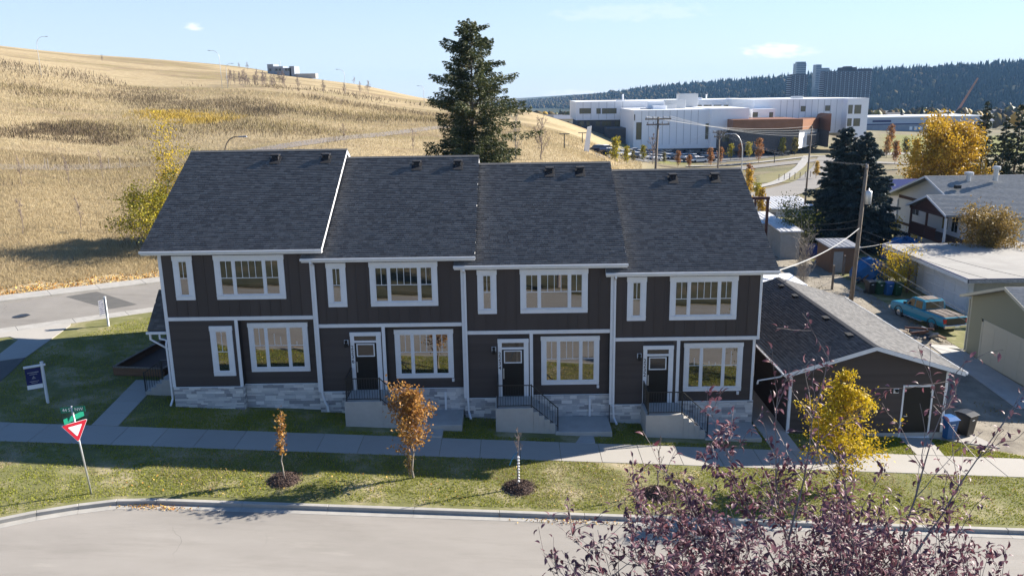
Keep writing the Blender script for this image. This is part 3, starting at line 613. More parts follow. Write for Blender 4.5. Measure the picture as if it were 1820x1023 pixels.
        railing=BX('railing','iron',h,rx0-.025,rx0+.025,yf-.025,yf+.025,sz,top+.04)
        for xx,zb_,zt_ in ((rx1,sz,top+.04),(rx2,pz+.02,pz+1.12)): BX('post','iron',railing,xx-.025,xx+.025,yf-.025,yf+.025,zb_,zt_)
        BX('post','iron',railing,rx0-.025,rx0+.025,-.09,-.04,sz,top+.04)
        rr=MB(); rr.bar((rx0,yf,top),(rx1,yf,top),.045,.035).bar((rx0,yf,sz+.1),(rx1,yf,sz+.1),.03).bar((rx0,-.06,top),(rx0,yf,top),.045,.035).bar((rx0,-.06,sz+.1),(rx0,yf,sz+.1),.03)
        rr.bar((rx1,yf,top),(rx2,yf,pz+1.08),.045,.035).bar((rx1,yf,sz+.1),(rx2,yf,pz+.2),.03); rr.build('rail','iron',railing)
        for k in range(1,13):
            xx=rx0+(rx1-rx0)*k/13; piece('baluster','iron',railing,xx-.008,xx+.008,yf-.008,yf+.008,sz+.1,top)
        for k in range(1,10):
            t=k/10; xx=rx1+(rx2-rx1)*t; piece('baluster','iron',railing,xx-.008,xx+.008,yf-.008,yf+.008,sz+.1+(pz+.2-sz-.1)*t,top+(pz+1.08-top)*t)
        for k in range(1,12):
            yy=-.06+(yf+.06)*k/12; piece('baluster','iron',railing,rx0-.008,rx0+.008,yy-.008,yy+.008,sz+.1,top)
        # bits on the bay wall
        bx=X0+6.1 if i<3 else X0+5.9
        BX('vent_hood','white',h,bx,bx+.11,.2,.29,1.95+dz,2.1+dz,.01)
        if i<3: pipe('conduit',h,[(X0+5.78,.19,.58+dz),(X0+5.78,.19,1.42+dz)],.1,.06); 
    return h
HOUSES=[townhouse(i) for i in range(4)]
# side porch of the corner house: steep little roof, bracket, steps, rail
h=HOUSES[0]
def side_porch():
    b=MB(); b.prism([(.26,4.21),(1.9,5.68),(3.54,4.21),(3.54,4.08),(1.9,5.5),(.26,4.08)],'x',-1.0,-.002); pr=b.build('porch_roof','black',h)
    shingles('shingles',pr,-1.03,-.0,.22,4.2,1.9,5.7); shingles('shingles',pr,-1.03,-.0,3.58,4.2,1.9,5.7)
    b=MB().box(-1.06,.0,.14,.24,4.02,4.14).box(-1.04,-1.0,.24,3.54,4.0,4.1); b.build('fascia','white',pr)
    MB().bar((-.94,.3,4.05),(-.94,.3,3.72),.09).bar((-.94,.3,3.74),(-.06,.3,3.2),.07).build('bracket','white',pr)
    pipe('downspout',pr,[(-.45,.15,4.0),(-.45,.15,3.82),(-.12,.1,3.75),(-.12,-.02,3.6),(-.12,-.02,.95),(-.12,-.3,.75)],.08,.06)
    s=BX('stoop','concrete',h,-1.1,-.002,1.2,2.9,.3,1.45,.012)
    for k in range(3): BX('step','concrete',s,-1.1-.28*(k+1),-1.1-.28*k,1.2,2.9,.3,1.45-.19*(k+1),.01)
    r=BX('railing','iron',h,-1.95,-1.9,1.22,1.27,.7,1.85)
    rr=MB().bar((-1.92,1.25,1.8),(-1.05,1.25,2.4),.045,.035).bar((-1.05,1.25,2.4),(-.05,1.25,2.4),.045,.035); rr.build('rail','iron',r)
    BX('post','iron',r,-1.07,-1.03,1.22,1.27,1.45,2.42)
    for k in range(7):
        t=(k+.5)/7; piece('baluster','iron',r,-1.9+.85*t-.01,-1.9+.85*t+.01,1.24,1.26,.9+.55*t,1.8+.6*t)
side_porch()
# sunken planter left of the porch
def planter():
    P=[(-4.55,3.55),(-2.05,3.55),(-1.2,8.9),(-3.75,8.9)]; t=thing('timber_planter','brown timber retaining planter sunk beside the corner townhouse steps','planter',(P[0][0],P[0][1],float(G0(*P[0]))))
    for a,b in zip(P,P[1:]+P[:1]):
        A,B=Vector((*a,0)),Vector((*b,0)); d=(B-A); nn=max(1,round(d.length/2.2))
        for r in range(4):
            za=float(G0(*a))-.35+r*.19; zb=float(G0(*b))-.35+r*.19
            for k in range(nn):
                p=A.lerp(B,k/nn+.004); q=A.lerp(B,(k+1)/nn-.004); p.z=za+(zb-za)*k/nn+.09; q.z=za+(zb-za)*(k+1)/nn+.09
                MB().bar(p,q,.07,.175).build('plank','brownwood',t)
        p,q=A.copy(),B.copy(); p.z=float(G0(*a))+.42; q.z=float(G0(*b))+.42; MB().bar(p,q,.16,.05).build('cap_board','wood',t,bevel=.006)
    b=MB(); b.add([(x*.97-.08,y+.05*(1 if k<2 else -1),float(G0(x,y))+.03) for k,(x,y) in enumerate(P)],[(0,1,2,3)]); b.build('bark_bed','mulch',t)
planter()
# ================================================================ DETACHED GARAGE
def garage():
    XL_,XR_,Y0,Y1=28.2,35.35,-.5,12.3; rx,rz,ez=31.8,3.34,2.12; s=(rz-ez)/(rx-27.85); g0=-.9
    t=thing('detached_garage','dark brown detached garage with gable front and plain door','garage',(rx,Y0,-1.1))
    w=MB(); w.prism([(XL_,-1.7),(XR_,-1.9),(XR_,ez+.15-.2),(rx,rz-.22),(XL_,ez+.15-.2)],'y',Y0+.002,Y1); w.build('wall','brownwall',t)
    da,db,dz0,dz1=33.35,34.75,-1.17,1.25; c=.152; z=-1.0; k=0
    def xr_at(z): return (XL_+.1, XR_-.1) if z<ez-.1 else (max(XL_+.1,rx-(rz-.2-z)/s),min(XR_-.1,rx+(rz-.2-z)/s))
    while z<rz-.35:
        a,b=xr_at(z+c)
        if z<dz1: piece('lap_board','siding',t,a,da+.02,Y0-.018,Y0+.003,z,z+c,kind='lap'); piece('lap_board','siding',t,db-.02,b,Y0-.018,Y0+.003,z,z+c,kind='lap')
        elif b-a>.3: piece('lap_board','siding',t,a,b,Y0-.018,Y0+.003,z,z+c,kind='lap')
        z+=c
    z=-.75
    while z<ez-.2:
        off=wloc(t); o=link('lap_board',unit('siding','lap'),t,(XL_-.018-off[0],Y1-off[1],z-off[2]),(0,0,R_(-90)),(Y1-Y0-.1,.02,c)); z+=c
    BX('foundation','concrete',t,XL_-.03,XR_+.03,Y0-.03,Y1,-1.9,-.98)
    BX('corner_board','white',t,XL_-.02,XL_+.1,Y0-.03,Y0+.08,-.98,1.98,.004); BX('corner_board','white',t,XR_-.1,XR_+.02,Y0-.03,Y0+.08,-1.02,1.95,.004)
    f=MB().box(da,da+.08,Y0-.04,Y0,dz0,dz1).box(db-.08,db,Y0-.04,Y0,dz0,dz1).box(da,db,Y0-.045,Y0,dz1,dz1+.09).box(da-.02,db+.02,Y0-.08,Y0,dz0-.06,dz0); f.build('door_frame','white',t,bevel=.004)
    d=BX('door','black',t,da+.08,db-.08,Y0-.012,Y0+.02,dz0,dz1)
    MB().bar((da+.16,Y0-.06,-.15),(da+.3,Y0-.06,-.15),.03).bar((da+.17,Y0-.06,-.15),(da+.17,Y0,-.15),.05).build('handle','steel',d)
    MB().bar((db-.1,Y0-.016,.95),(db-.1,Y0-.016,1.06),.03).build('hinge','steel',d); MB().bar((db-.1,Y0-.016,-.25),(db-.1,Y0-.016,-.14),.03).build('hinge','steel',d)
    lb=BX('lamp_plate','white',t,32.93,33.17,Y0-.03,Y0-.017,.96,1.18); MB().lathe([(.02,.08),(.07,.07),(.07,-.02)],(33.05,Y0-.1,1.06),10).box(32.97,33.13,Y0-.16,Y0-.03,1.1,1.15).build('lamp_body','black',lb)
    th=.16; ya,yb=Y0-.45,Y1+.4; xl,xr=27.85,35.85; ezr=rz-s*(xr-rx)
    b=MB(); b.prism([(xl,ez),(rx,rz),(xr,ezr),(xr,ezr-th),(rx,rz-th),(xl,ez-th)],'y',ya+.02,yb-.02); rf=b.build('roof','black',t)
    # the two slopes: tabs laid as on the houses, turned a quarter
    def slope(x0,z0,x1,z1):
        me=shingles('shingles',rf,-yb,-ya,x0,z0,x1,z1); off=wloc(rf); m=me.data; n=len(m.vertices); co=np.empty(n*3,np.float32); m.vertices.foreach_get('co',co); co=co.reshape(-1,3)+np.array(off)
        co=np.c_[co[:,1],-co[:,0],co[:,2]]-np.array(off); m.vertices.foreach_set('co',co.astype(np.float32).ravel()); m.update(); 
    slope(xl-.04,ez-.015,rx,rz+.005); slope(xr+.04,ezr-.015,rx,rz+.005)
    MB().prism([(rx-.16,rz-.02),(rx,rz+.035),(rx+.16,rz-.02),(rx,rz)],'y',ya-.02,yb+.02).build('ridge_cap','shingle',rf)
    for a,b_ in ((ya,ya+.02),(yb-.02,yb)):
        MB().prism([(xl,ez-.005),(rx,rz-.005),(xr,ezr-.005),(xr,ezr-.2),(rx,rz-.2),(xl,ez-.2)],'y',a,b_).build('rake_board','white',rf)
    for xx,zz,sg in ((xl,ez,-1),(xr,ezr,1)):
        BX('fascia','white',rf,xx-.02 if sg<0 else xx,xx if sg<0 else xx+.02,ya,yb,zz-.19,zz-.03)
        MB().prism([(xx+sg*.022,zz-.03),(xx+sg*.022,zz-.14),(xx+sg*.1,zz-.14),(xx+sg*.13,zz-.03),(xx+sg*.11,zz-.03),(xx+sg*.09,zz-.1),(xx+sg*.04,zz-.1)],'y',ya-.02,yb+.02).build('gutter','white',rf)
    for x in (1,): pass
    for yv in (10.8,8.4,3.9,1.0):
        vx=31.42; vz=rz-s*(rx-vx)
        b=MB().box(vx-.18,vx+.05,yv-.2,yv+.2,vz-.05,vz+.09).box(vx-.24,vx+.07,yv-.25,yv+.25,vz+.09,vz+.115); b.build('roof_vent','vent',rf,bevel=.008)
    pipe('downspout',t,[(27.75,-.75,1.98),(27.7,-.6,1.85),(27.0,.3,1.35),(26.98,.32,1.2)],.08,.06)
garage()
# ================================================================ VEGETATION
def clumpy(X,Y,f,s=0):
    return np.sin(X*f+1.3*np.sin(Y*f*.7+s)+s)+np.sin(Y*f*1.9+1.7*np.sin(X*f*.6+2*s)+3*s)+.6*np.sin(X*f*3.1+Y*f*2.3+s)
def rotframes(n,rng):
    """n random orthonormal frames"""
    a=rng.normal(size=(n,3)); a/=np.linalg.norm(a,axis=1)[:,None]; b=rng.normal(size=(n,3)); b-=a*(a*b).sum(1)[:,None]; b/=np.linalg.norm(b,axis=1)[:,None]
    return a,b,np.cross(a,b)
def leafcloud(P,size,rng,aspect=.55,A=None,droop=0):
    """one pointed leaf (two triangles folded along the rib, as a quad pair) at every point"""
    n=len(P); a,b,c=rotframes(n,rng)
    if A is not None: a=A/np.maximum(np.linalg.norm(A,axis=1),1e-6)[:,None]; b=b-a*(a*b).sum(1)[:,None]; b/=np.maximum(np.linalg.norm(b,axis=1),1e-6)[:,None]; c=np.cross(a,b)
    if droop: a=a+np.array([0,0,-droop]); a/=np.linalg.norm(a,axis=1)[:,None]; b=b-a*(a*b).sum(1)[:,None]; b/=np.maximum(np.linalg.norm(b,axis=1),1e-6)[:,None]; c=np.cross(a,b)
    s=(size*rng.uniform(.6,1.35,n))[:,None]; w=s*aspect
    V=np.stack([P-a*s*.5, P+b*w*.5+c*w*.12, P+a*s*.5, P-b*w*.5+c*w*.12],1).reshape(-1,3)
    return V,np.arange(4*n).reshape(n,4)
def grow(rng,base,h,levels,spread,limbs,r0,lean=(0,0),bare_to=.2,up=.55,jit=.16,kids=(4,6)):
    """branch skeleton: list of (points, radii) and twig points"""
    br=[];tips=[]
    def seg(p,d,L,r,lv,n=5):
        pts=[p];q=p.copy();dd=d.copy()
        for k in range(n):
            dd=dd+rng.normal(size=3)*jit+np.array([0,0,up*.12]); dd/=np.linalg.norm(dd); q=q+dd*L/n; pts.append(q.copy())
        br.append((pts,[r*(1-.75*k/n) for k in range(n+1)])); return pts,dd
    top=np.array([lean[0],lean[1],h]); n=9; tr=[base+top*k/n+rng.normal(size=3)*np.array([.012,.012,0])*h*(k>0) for k in range(n+1)]
    br.append((tr,[r0*(1-.85*k/n) for k in range(n+1)]))
    for i in range(limbs):
        t=bare_to+(1-bare_to)*(i+rng.uniform(0,.8))/limbs; t=min(t,.97); k=int(t*n); p=tr[k]+(tr[min(k+1,n)]-tr[k])*(t*n-k)
        a=i*2.4+rng.uniform(-.5,.5); L=spread(t)*rng.uniform(.75,1.15); d=np.array([math.cos(a),math.sin(a),up*rng.uniform(.6,1.5)]); d/=np.linalg.norm(d)
        pts,dd=seg(p,d,L,r0*.34*(1-t*.7),1)
        for j in range(rng.integers(*kids)):
            q=pts[rng.integers(1,len(pts))]; d2=dd+rng.normal(size=3)*.65; d2/=np.linalg.norm(d2); p2,_=seg(q,d2,L*rng.uniform(.3,.55),r0*.12*(1-t*.6),2,4)
            tips+=p2[1:]
            if levels>2:
                for _ in range(3):
                    d3=d2+rng.normal(size=3)*.7; d3/=np.linalg.norm(d3); p3,_=seg(p2[rng.integers(1,len(p2))],d3,L*rng.uniform(.12,.26),r0*.05,3,3); tips+=p3[1:]
        tips+=pts[2:]
    tips+=tr[int(n*.7):]
    return br,np.array(tips)
def branch_mesh(br,m,minr=.004,n=5,off=(0,0,0)):
    b=MB()
    for k,(p,r) in enumerate(br): b.tube([tuple(q) for q in p],[max(x,minr) for x in r],n if k==0 or r[0]>.03 else 3,cap=False)
    me=bpy.data.meshes.new('trunk'); me.from_pydata([(x-off[0],y-off[1],z-off[2]) for x,y,z in b.v],[],b.f); me.materials.append(M[m])
    for p in me.polygons: p.use_smooth=True
    return me
def deciduous(name,label,cat,loc,h,spread,leaf,nleaf,lsize,bark='bark',limbs=14,r0=None,seed=1,levels=3,bare_to=.2,up=.55,cl=.25,group=None,lean=(0,0),keep=None,aspect=.6,minr=.006,jit=.16,kids=(4,6)):
    rng=np.random.default_rng(seed); loc=np.array([float(v) for v in loc]); t=thing(name,label,cat,loc,group)
    br,tips=grow(rng,np.zeros(3),h,levels,spread,limbs,r0 or h*.018,lean,bare_to,up,jit,kids)
    link('trunk',branch_mesh(br,bark,minr),t)
    if nleaf:
        P=tips[rng.integers(0,len(tips),nleaf)]+rng.normal(size=(nleaf,3))*cl
        if keep is not None: P=P[keep(P,rng)]
        V,Fc=leafcloud(P,lsize,rng,aspect); link('crown',npmesh('crown',V,Fc,leaf),t,kind='stuff')
    return t
def conifer_meshes(h,r,leaf,seed,whorl=.42,per=8,dens=26,lsize=.2,base=.08,ragged=.25,power=.85,droop=.35,hang=.3):
    rng=np.random.default_rng(seed); n=12; b=MB(); b.tube([(rng.normal()*.03,rng.normal()*.03,h*k/n) for k in range(n+1)],[max(.02,h*.017*(1-k/n)) for k in range(n+1)],7)
    pts=[];dirs=[]; z=h*base
    while z<h*.985:
        t=(z/h-base)/(1-base); R=r*(1-t)**power*rng.uniform(1-ragged,1.08)+.12; k=max(3,int(per*(1-.5*t)))
        for i in range(k):
            a=rng.uniform(0,6.28); L=R*rng.uniform(1-ragged*1.4,1.1); sl=.25*t*2-droop*(1-t); d=np.array([math.cos(a),math.sin(a),0]); p0=np.array([0,0,z+rng.uniform(-.6,.6)*whorl])
            b.tube([tuple(p0),tuple(p0+d*L*.5+np.array([0,0,sl*L*.45])),tuple(p0+d*L+np.array([0,0,sl*L*.75]))],[.03*(1-t)+.012,.02,.006],3,cap=False)
            m=max(6,int(dens*L)); s=rng.uniform(.10,1,m)**.7; side=np.array([-d[1],d[0],0]); wd=(.46*(1.08-s)*L*.55+.10)*rng.uniform(-1,1,m)
            q=p0+d*(s*L)[:,None]+side*wd[:,None]; q[:,2]+=sl*L*(s*.9-.15*s*s)-np.abs(wd)*.45-rng.uniform(0,1,m)**1.6*(hang*(.35+.65*(1-t))); pts.append(q)
            dd=d[None,:]*.9+side*np.sign(wd)[:,None]*.6+rng.normal(size=(m,3))*.35; dd[:,2]-=.35; dirs.append(dd)
        z+=whorl*rng.uniform(.7,1.25)*(1-.4*t)
    P=np.concatenate(pts); A=np.concatenate(dirs); V,Fc=leafcloud(P,lsize,rng,.42,A)
    tm=b.mesh('trunk','bark'); return tm,npmesh('crown',V,Fc,leaf)
def conifer(label,loc,h,r,leaf,seed,group=None,name='spruce_tree',**k):
    t=thing(name,label,'tree',loc,group); a,b=conifer_meshes(h,r,leaf,seed,**k); link('trunk',a,t); link('crown',b,t,kind='stuff'); return t
def put(px,py,dz=0): p=at(px,py); return (p[0],p[1],p[2]+dz)
# --- big spruce behind the houses
x=onY(842,300,43)[0]
conifer('tall dark green spruce rising behind the roofs of the townhouses',(x,43,.1),20.9,8.4,'spruce',3,whorl=.40,per=11,dens=62,lsize=.26,ragged=.42,power=.56,hang=.85,droop=.28)
# --- blue spruces
x=onY(1500,300,47)[0]; conifer('blue green spruce with its top left of the utility pole',(x,47,-1.4),12.2,4.8,'bluespruce',4,'blue spruces beyond the lane',whorl=.36,per=12,dens=62,lsize=.32,ragged=.22,power=.75)
x=onY(1535,300,45)[0]; conifer('lower blue green spruce directly behind the utility pole',(x,45,-1.4),11.6,4.9,'bluespruce',5,'blue spruces beyond the lane',whorl=.36,per=12,dens=62,lsize=.32,ragged=.22,power=.75)
# --- dark conifers right edge
for k,(px,py,Y,h,r,lb) in enumerate([(1757,178,80,13.5,3.4,'dark conifer just right of the golden tree, behind the grey roof'),(1792,205,76,11.5,2.8,'dark conifer in the middle of the right hand group'),(1818,185,72,13,3.6,'dark conifer at the right edge of the picture')]):
    p=onY(px,py,Y); conifer(lb,(p[0],Y,p[2]-h),h,r,'darkgreen',20+k,'dark conifers behind the grey roofed house',whorl=.6,per=9,dens=22,lsize=.45,ragged=.3)
# --- golden tree
p=onY(1690,208,74); deciduous('birch_tree','large golden yellow tree behind the grey roofed bungalow','tree',(p[0],74,p[2]-12.2),9.6,lambda t:4.0*math.sin(min(1,.3+t*.8)*2.5)**.8+.3,'goldleaf',30000,.33,limbs=36,seed=8,cl=.6,bare_to=.06)
# --- bronze bush before the bungalow
p=onY(1768,352,31.5); deciduous('leafy_shrub','wide bronze leaved shrub in front of the bungalow','shrub',(p[0],31.5,-1.8),4.9,lambda t:3.0-1.2*t,'bronze',17000,.17,limbs=34,seed=9,cl=.35,bare_to=.03,r0=.06)
# --- poplar and bush beyond the side road
p=at(287,466); deciduous('poplar_tree','thin half bare poplar with yellow leaves beside the corner townhouse roof','tree',(p[0]-.4,p[1]+3.5,p[2]),10.6,lambda t:2.9*(1-t)**.6+.5,'yellowleaf',5200,.17,'palebark',26,.13,12,cl=.42,up=1.0,bare_to=.15,keep=lambda P,r:(r.uniform(size=len(P))<np.where(P[:,2]<7,1,np.where(P[:,2]<8.5,.6,.25)))&~((P[:,0]<-.6)&(P[:,2]>5)))
p=at(262,462); deciduous('leafy_shrub','round green and yellow shrub beside the side road','shrub',(p[0],p[1]+1,p[2]),4.6,lambda t:2.5*math.sin(min(1,.35+t*.65)*2.7),'yellowgreen',6500,.17,limbs=26,seed=14,cl=.35,bare_to=.12)
p=at(300,455); deciduous('leafy_shrub','olive shrub tucked behind the roof edge of the corner townhouse','shrub',(p[0]+1.5,p[1]+2,p[2]),5.6,lambda t:2.2,'greenyellow',3500,.17,limbs=22,seed=15,cl=.3,bare_to=.12)
# --- yellow columnar tree before the garage
deciduous('columnar_aspen','narrow bright yellow tree growing in front of the garage','tree',(28.4,-6.0,-1.02),4.9,lambda t:2.35*(1-t)**.95*min(1,.7+t*2.2)+.04,'yellowleaf',9500,.12,'bark',48,.07,31,cl=.15,up=.8,keep=lambda P,r:(clumpy(P[:,0]+P[:,2]*.7,P[:,1]+P[:,2],2.6,3)>-1.0+r.normal(size=len(P))*.3)&(r.uniform(size=len(P))<1.25-.1*P[:,2]),bare_to=.06)
# --- boulevard saplings in their mulch rings
SAP=[(6.75,-6.55,'small mulch mound round the thin yellow sapling'),(15.8,-6.52,'mulch mound round the bare staked sapling'),(21.2,-6.6,'mulch mound behind the purple leaved tree')]
def mulch(x,y,label,r=.64):
    z=float(G0(x,y)); t=thing('mulch_mound',label,'mulch mound',(x,y,z),'mulch rings on the boulevard'); rng=np.random.default_rng(int(x*10))
    b=MB(); b.lathe([(r*.9,-.04),(r*.8,.03),(r*.6,.10),(r*.25,.15),(.01,.16)],(x,y,z),20); b.build('soil_heap','mulch',t,smooth=True)
    n=1500; a=rng.uniform(0,6.28,n); q=r*1.25*rng.uniform(.2,1,n)**.3*np.sqrt(rng.uniform(0,1,n)); P=np.c_[q*np.cos(a),q*np.sin(a),.17*(1-(q/r)**2).clip(0)+rng.uniform(0,.03,n)]; V,Fc=leafcloud(P,.085,rng,.32); link('bark_chips',npmesh('bark_chips',V,Fc,'mulch'),t,kind='stuff')
for x,y,l in SAP: mulch(x,y,l)
z=lambda x,y: float(G0(x,y))
s1=deciduous('sapling','thin sapling with a few orange yellow leaves in a mulch ring','sapling',(6.75,-6.55,z(6.75,-6.55)),2.45,lambda t:.42,'orangeleaf',330,.115,'palebark',8,.032,41,levels=2,cl=.07,up=2.2,bare_to=.33,group='young boulevard trees',keep=lambda P,r:(P[:,2]>1.35)|((P[:,2]<1.3)&(P[:,2]>.95)))
deciduous('sapling','bushy copper orange sapling beside the second stoop','sapling',(11.67,-6.0,z(11.67,-6)),3.2,lambda t:1.05*math.sin(min(1,.2+t*.85)*2.7)+.1,'orangeleaf',3000,.125,'palebark',20,.05,43,cl=.12,up=1.2,bare_to=.3,group='young boulevard trees')
deciduous('leafy_shrub','pale weedy tuft at the foot of the copper sapling','shrub',(11.5,-6.05,z(11.5,-6)),.95,lambda t:.3,'bronze',260,.07,'twig',14,.012,44,levels=2,cl=.05,up=1.8,bare_to=.05)
deciduous('sapling','bare grey sapling with wrapped trunk and blue tie','sapling',(15.8,-6.52,z(15.8,-6.52)),2.5,lambda t:.75*(1.1-t),None,0,.1,'twig',9,.04,47,levels=3,up=2.0,bare_to=.5,group='young boulevard trees')
M['bluetie']=mat('blue_strap',[(.02,.16,.33)],1,1,.5)
g=MB().lathe([(.055,.05),(.05,.6),(.055,1.15)],(15.8,-6.52,z(15.8,-6.52)),10); t=thing('tree_guard','white spiral guard round the bare sapling trunk','tree guard',(15.8,-6.52,z(15.8,-6.52))); 
for k in range(9): MB().lathe([(.042,0),(.05,.015),(.05,.04),(.042,.055)],(15.8,-6.52,z(15.8,-6.52)+.25+.125*k),10).build('guard_ring','white',t)
st=thing('tree_tie','blue strap tied to the bare sapling','strap',(15.5,-6.5,z(15.8,-6.52)+1)); MB().tube([(15.78,-6.52,z(15.8,-6.52)+1.5),(15.62,-6.4,z(15.8,-6.52)+1.28),(15.52,-6.3,z(15.8,-6.52)+1.02),(15.45,-6.3,z(15.8,-6.52)+.85)],.018,5).build('strap','bluetie',st)
deciduous('sapling','slender bare sapling in the mulch ring behind the purple tree','sapling',(21.2,-6.6,z(21.2,-6.6)),2.4,lambda t:.6*(1.1-t),None,0,.1,'twig',7,.035,49,up=2.0,bare_to=.5,group='young boulevard trees')
# --- bare saplings and posts on the slope left
BSP=[(42,417,2.6,'bare sapling low on the dry slope, nearest the left edge'),(145,407,2.4,'bare sapling low on the dry slope, left of the green shrub'),(39,331,2.5,'bare sapling higher on the slope above the left one'),(122,327,2.4,'bare sapling on the slope with paired white posts'),(183,318,2.6,'bare sapling on the slope, close to the poplar top'),(735,283,3.2,'bare sapling above the second roof, left of the spruce'),(612,262,2.6,'bare pinkish sapling above the first roof gable')]
for k,(px,py,h_,lb) in enumerate(BSP):
    p=at(px,py); deciduous('sapling',lb,'sapling',p,h_,lambda t:.55,None,0,.1,'twig',8,.03,60+k,up=2,bare_to=.35,group='bare saplings planted on the dry slope',minr=.012)
for k,(px,py) in enumerate([(45,303),(82,304),(87,304),(160,300),(195,303),(215,302)]):
    p=at(px,py); o=thing('tree_post','pale wooden sapling post on the dry slope','post',p,'sapling posts on the dry slope'); MB().lathe([(.045,-.1),(.045,1.35),(.02,1.4)],tuple(p),6).build('stake','palebark',o)
# --- white birch and shrubs right of the spruce
p=at(917,283); deciduous('birch_tree','bare white stemmed birch just right of the big spruce','tree',p,7.5,lambda t:1.9*(1-t)+.5,None,0,.1,'palebark',16,.1,71,up=1.5,bare_to=.15,minr=.02)
p=at(962,284); deciduous('bare_shrub','bare brown shrub on the slope above the third roof','shrub',p,5.2,lambda t:2.2*(1-t*.5),None,0,.1,'twig',18,.08,72,up=1.1,bare_to=.1,minr=.02)
# --- shrubs on the hill: one master, copies
def bare_shrub_master(seed,h,m='twig'):
    rng=np.random.default_rng(seed); br,tips=grow(rng,np.zeros(3),h,3,lambda t:h*.42*(1.1-t),18,h*.012,(0,0),.08,1.3); return branch_mesh(br,m,.03,4)
SH=[bare_shrub_master(80+k,6.) for k in range(3)]
rows=[(404+7*k+random.uniform(-3,3),157-random.uniform(0,8)+.05*k*7*.35) for k in range(15)]+[(412+14*k,148+2*k) for k in range(5)]+[(505,157),(530,160),(575,166),(612,168),(640,168),(655,167),(182,110),(425,122),(440,125),(585,134),(605,140),(630,150)]
for k,(px,py) in enumerate(rows):
    p=at(px,py); s=random.uniform(.6,1.0)*(.75 if k<26 else .5)
    t=thing('bare_shrub',('bare grey shrub in the thicket beside the street lamps' if k<8 else ('bare grey shrub in the thicket under the crest building' if k<15 else 'bare grey shrub along the upper edge of the thicket')) if k<20 else 'lone bare grey shrub near the hill crest','shrub',p,'bare grey shrubs on the hill'); link('twigs',SH[k%3],t,(0,0,0),(0,0,random.uniform(0,6)),(s,s,s*random.uniform(.9,1.2)))
# --- small trees round the school car park
def small_master(seed,leaf,h=5.,n=900,w=1.5):
    rng=np.random.default_rng(seed); br,tips=grow(rng,np.zeros(3),h,2,lambda t:w*(1.1-t*.7),16,h*.014,(0,0),.12,1.0); P=tips[rng.integers(0,len(tips),n)]+rng.normal(size=(n,3))*.25; V,Fc=leafcloud(P,.32,rng,.7); return branch_mesh(br,'twig',.03,4),npmesh('crown',V,Fc,leaf)
SM={k:small_master(90+i,k) for i,k in enumerate(('yellowgreen','rust','orangeleaf','olive','goldleaf'))}
SM['bare']=(SH[0],None)
CT=[(1093,293,'yellowgreen',.95),(1113,294,'yellowgreen',.7),(1143,288,'yellowgreen',.75),(1125,290,'olive',.5),(1160,292,'bare',1.2),(1180,292,'olive',.55),(1205,298,'rust',.75),(1225,299,'rust',.6),(1262,296,'rust',.85),(1280,292,'rust',.8),(1298,285,'yellowgreen',.8),(1315,284,'rust',.8),(1330,283,'yellowgreen',.85),(1348,290,'rust',1.15),(1352,275,'yellowgreen',1.0),(1390,276,'yellowgreen',.9),(1405,274,'yellowgreen',1.0),(1412,276,'olive',.9),(1435,268,'yellowgreen',.6),(1330,352,'goldleaf',.75),(1345,372,'yellowgreen',.65),(1352,390,'goldleaf',.7),(1582,262,'rust',1.5),(1450,318,'goldleaf',.6),(1575,280,'orangeleaf',1.0),(1590,292,'rust',1.0),(1608,280,'olive',1.0),(1625,300,'goldleaf',1.1),(1735,270,'rust',1.6),(1330,330,'rust',.7)]
TN={'yellowgreen':'yellow green','rust':'rust brown','orangeleaf':'orange','olive':'olive','goldleaf':'golden','bare':'bare grey'}
for k,(px,py,kd,s) in enumerate(CT):
    p=at(px,py); w='by the school car park' if px<1440 and py<300 else ('beside the neighbour sheds' if px<1460 else 'beyond the blue spruces')
    t=thing('small_tree','small %s tree %s'%(TN[kd],w),'tree',p,'small %s trees %s'%(TN[kd],w)); a,b=SM[kd]; rz=random.uniform(0,6)
    link('trunk',a,t,(0,0,0),(0,0,rz),(s,s,s)); 
    if b: link('crown',b,t,(0,0,0),(0,0,rz),(s,s,s),kind='stuff')
# --- garden shrubs near the lane
deciduous('dry_bush','tall dry straw coloured bush behind the garage','bush',(37.6,24.6,-1.3),3.7,lambda t:1.9,None,0,.1,'palebark',46,.05,101,levels=3,up=2.6,bare_to=.02,minr=.008,jit=.1)
deciduous('leafy_shrub','bright yellow shrub behind the wheeled bins','shrub',(46.3,27.4,-1.5),2.5,lambda t:1.3,'yellowleaf',2600,.14,limbs=18,seed=102,cl=.25,bare_to=.05,r0=.04)
deciduous('leafy_shrub','small yellow shrub by the bungalow corner','shrub',put(1577,438),2.4,lambda t:1.1,'yellowleaf',1200,.18,limbs=14,seed=103,cl=.25,bare_to=.05,r0=.04)
deciduous('leafy_shrub','dark vine covered hedge below the blue spruces','shrub',put(1412,452),3.4,lambda t:1.9,'greenyellow',3800,.2,limbs=20,seed=104,cl=.45,bare_to=.02,r0=.04)
deciduous('leafy_shrub','small red orange shrub left of the utility pole','shrub',put(1508,432),2.3,lambda t:.8,'rust',900,.16,limbs=12,seed=105,cl=.2,bare_to=.05,r0=.03)
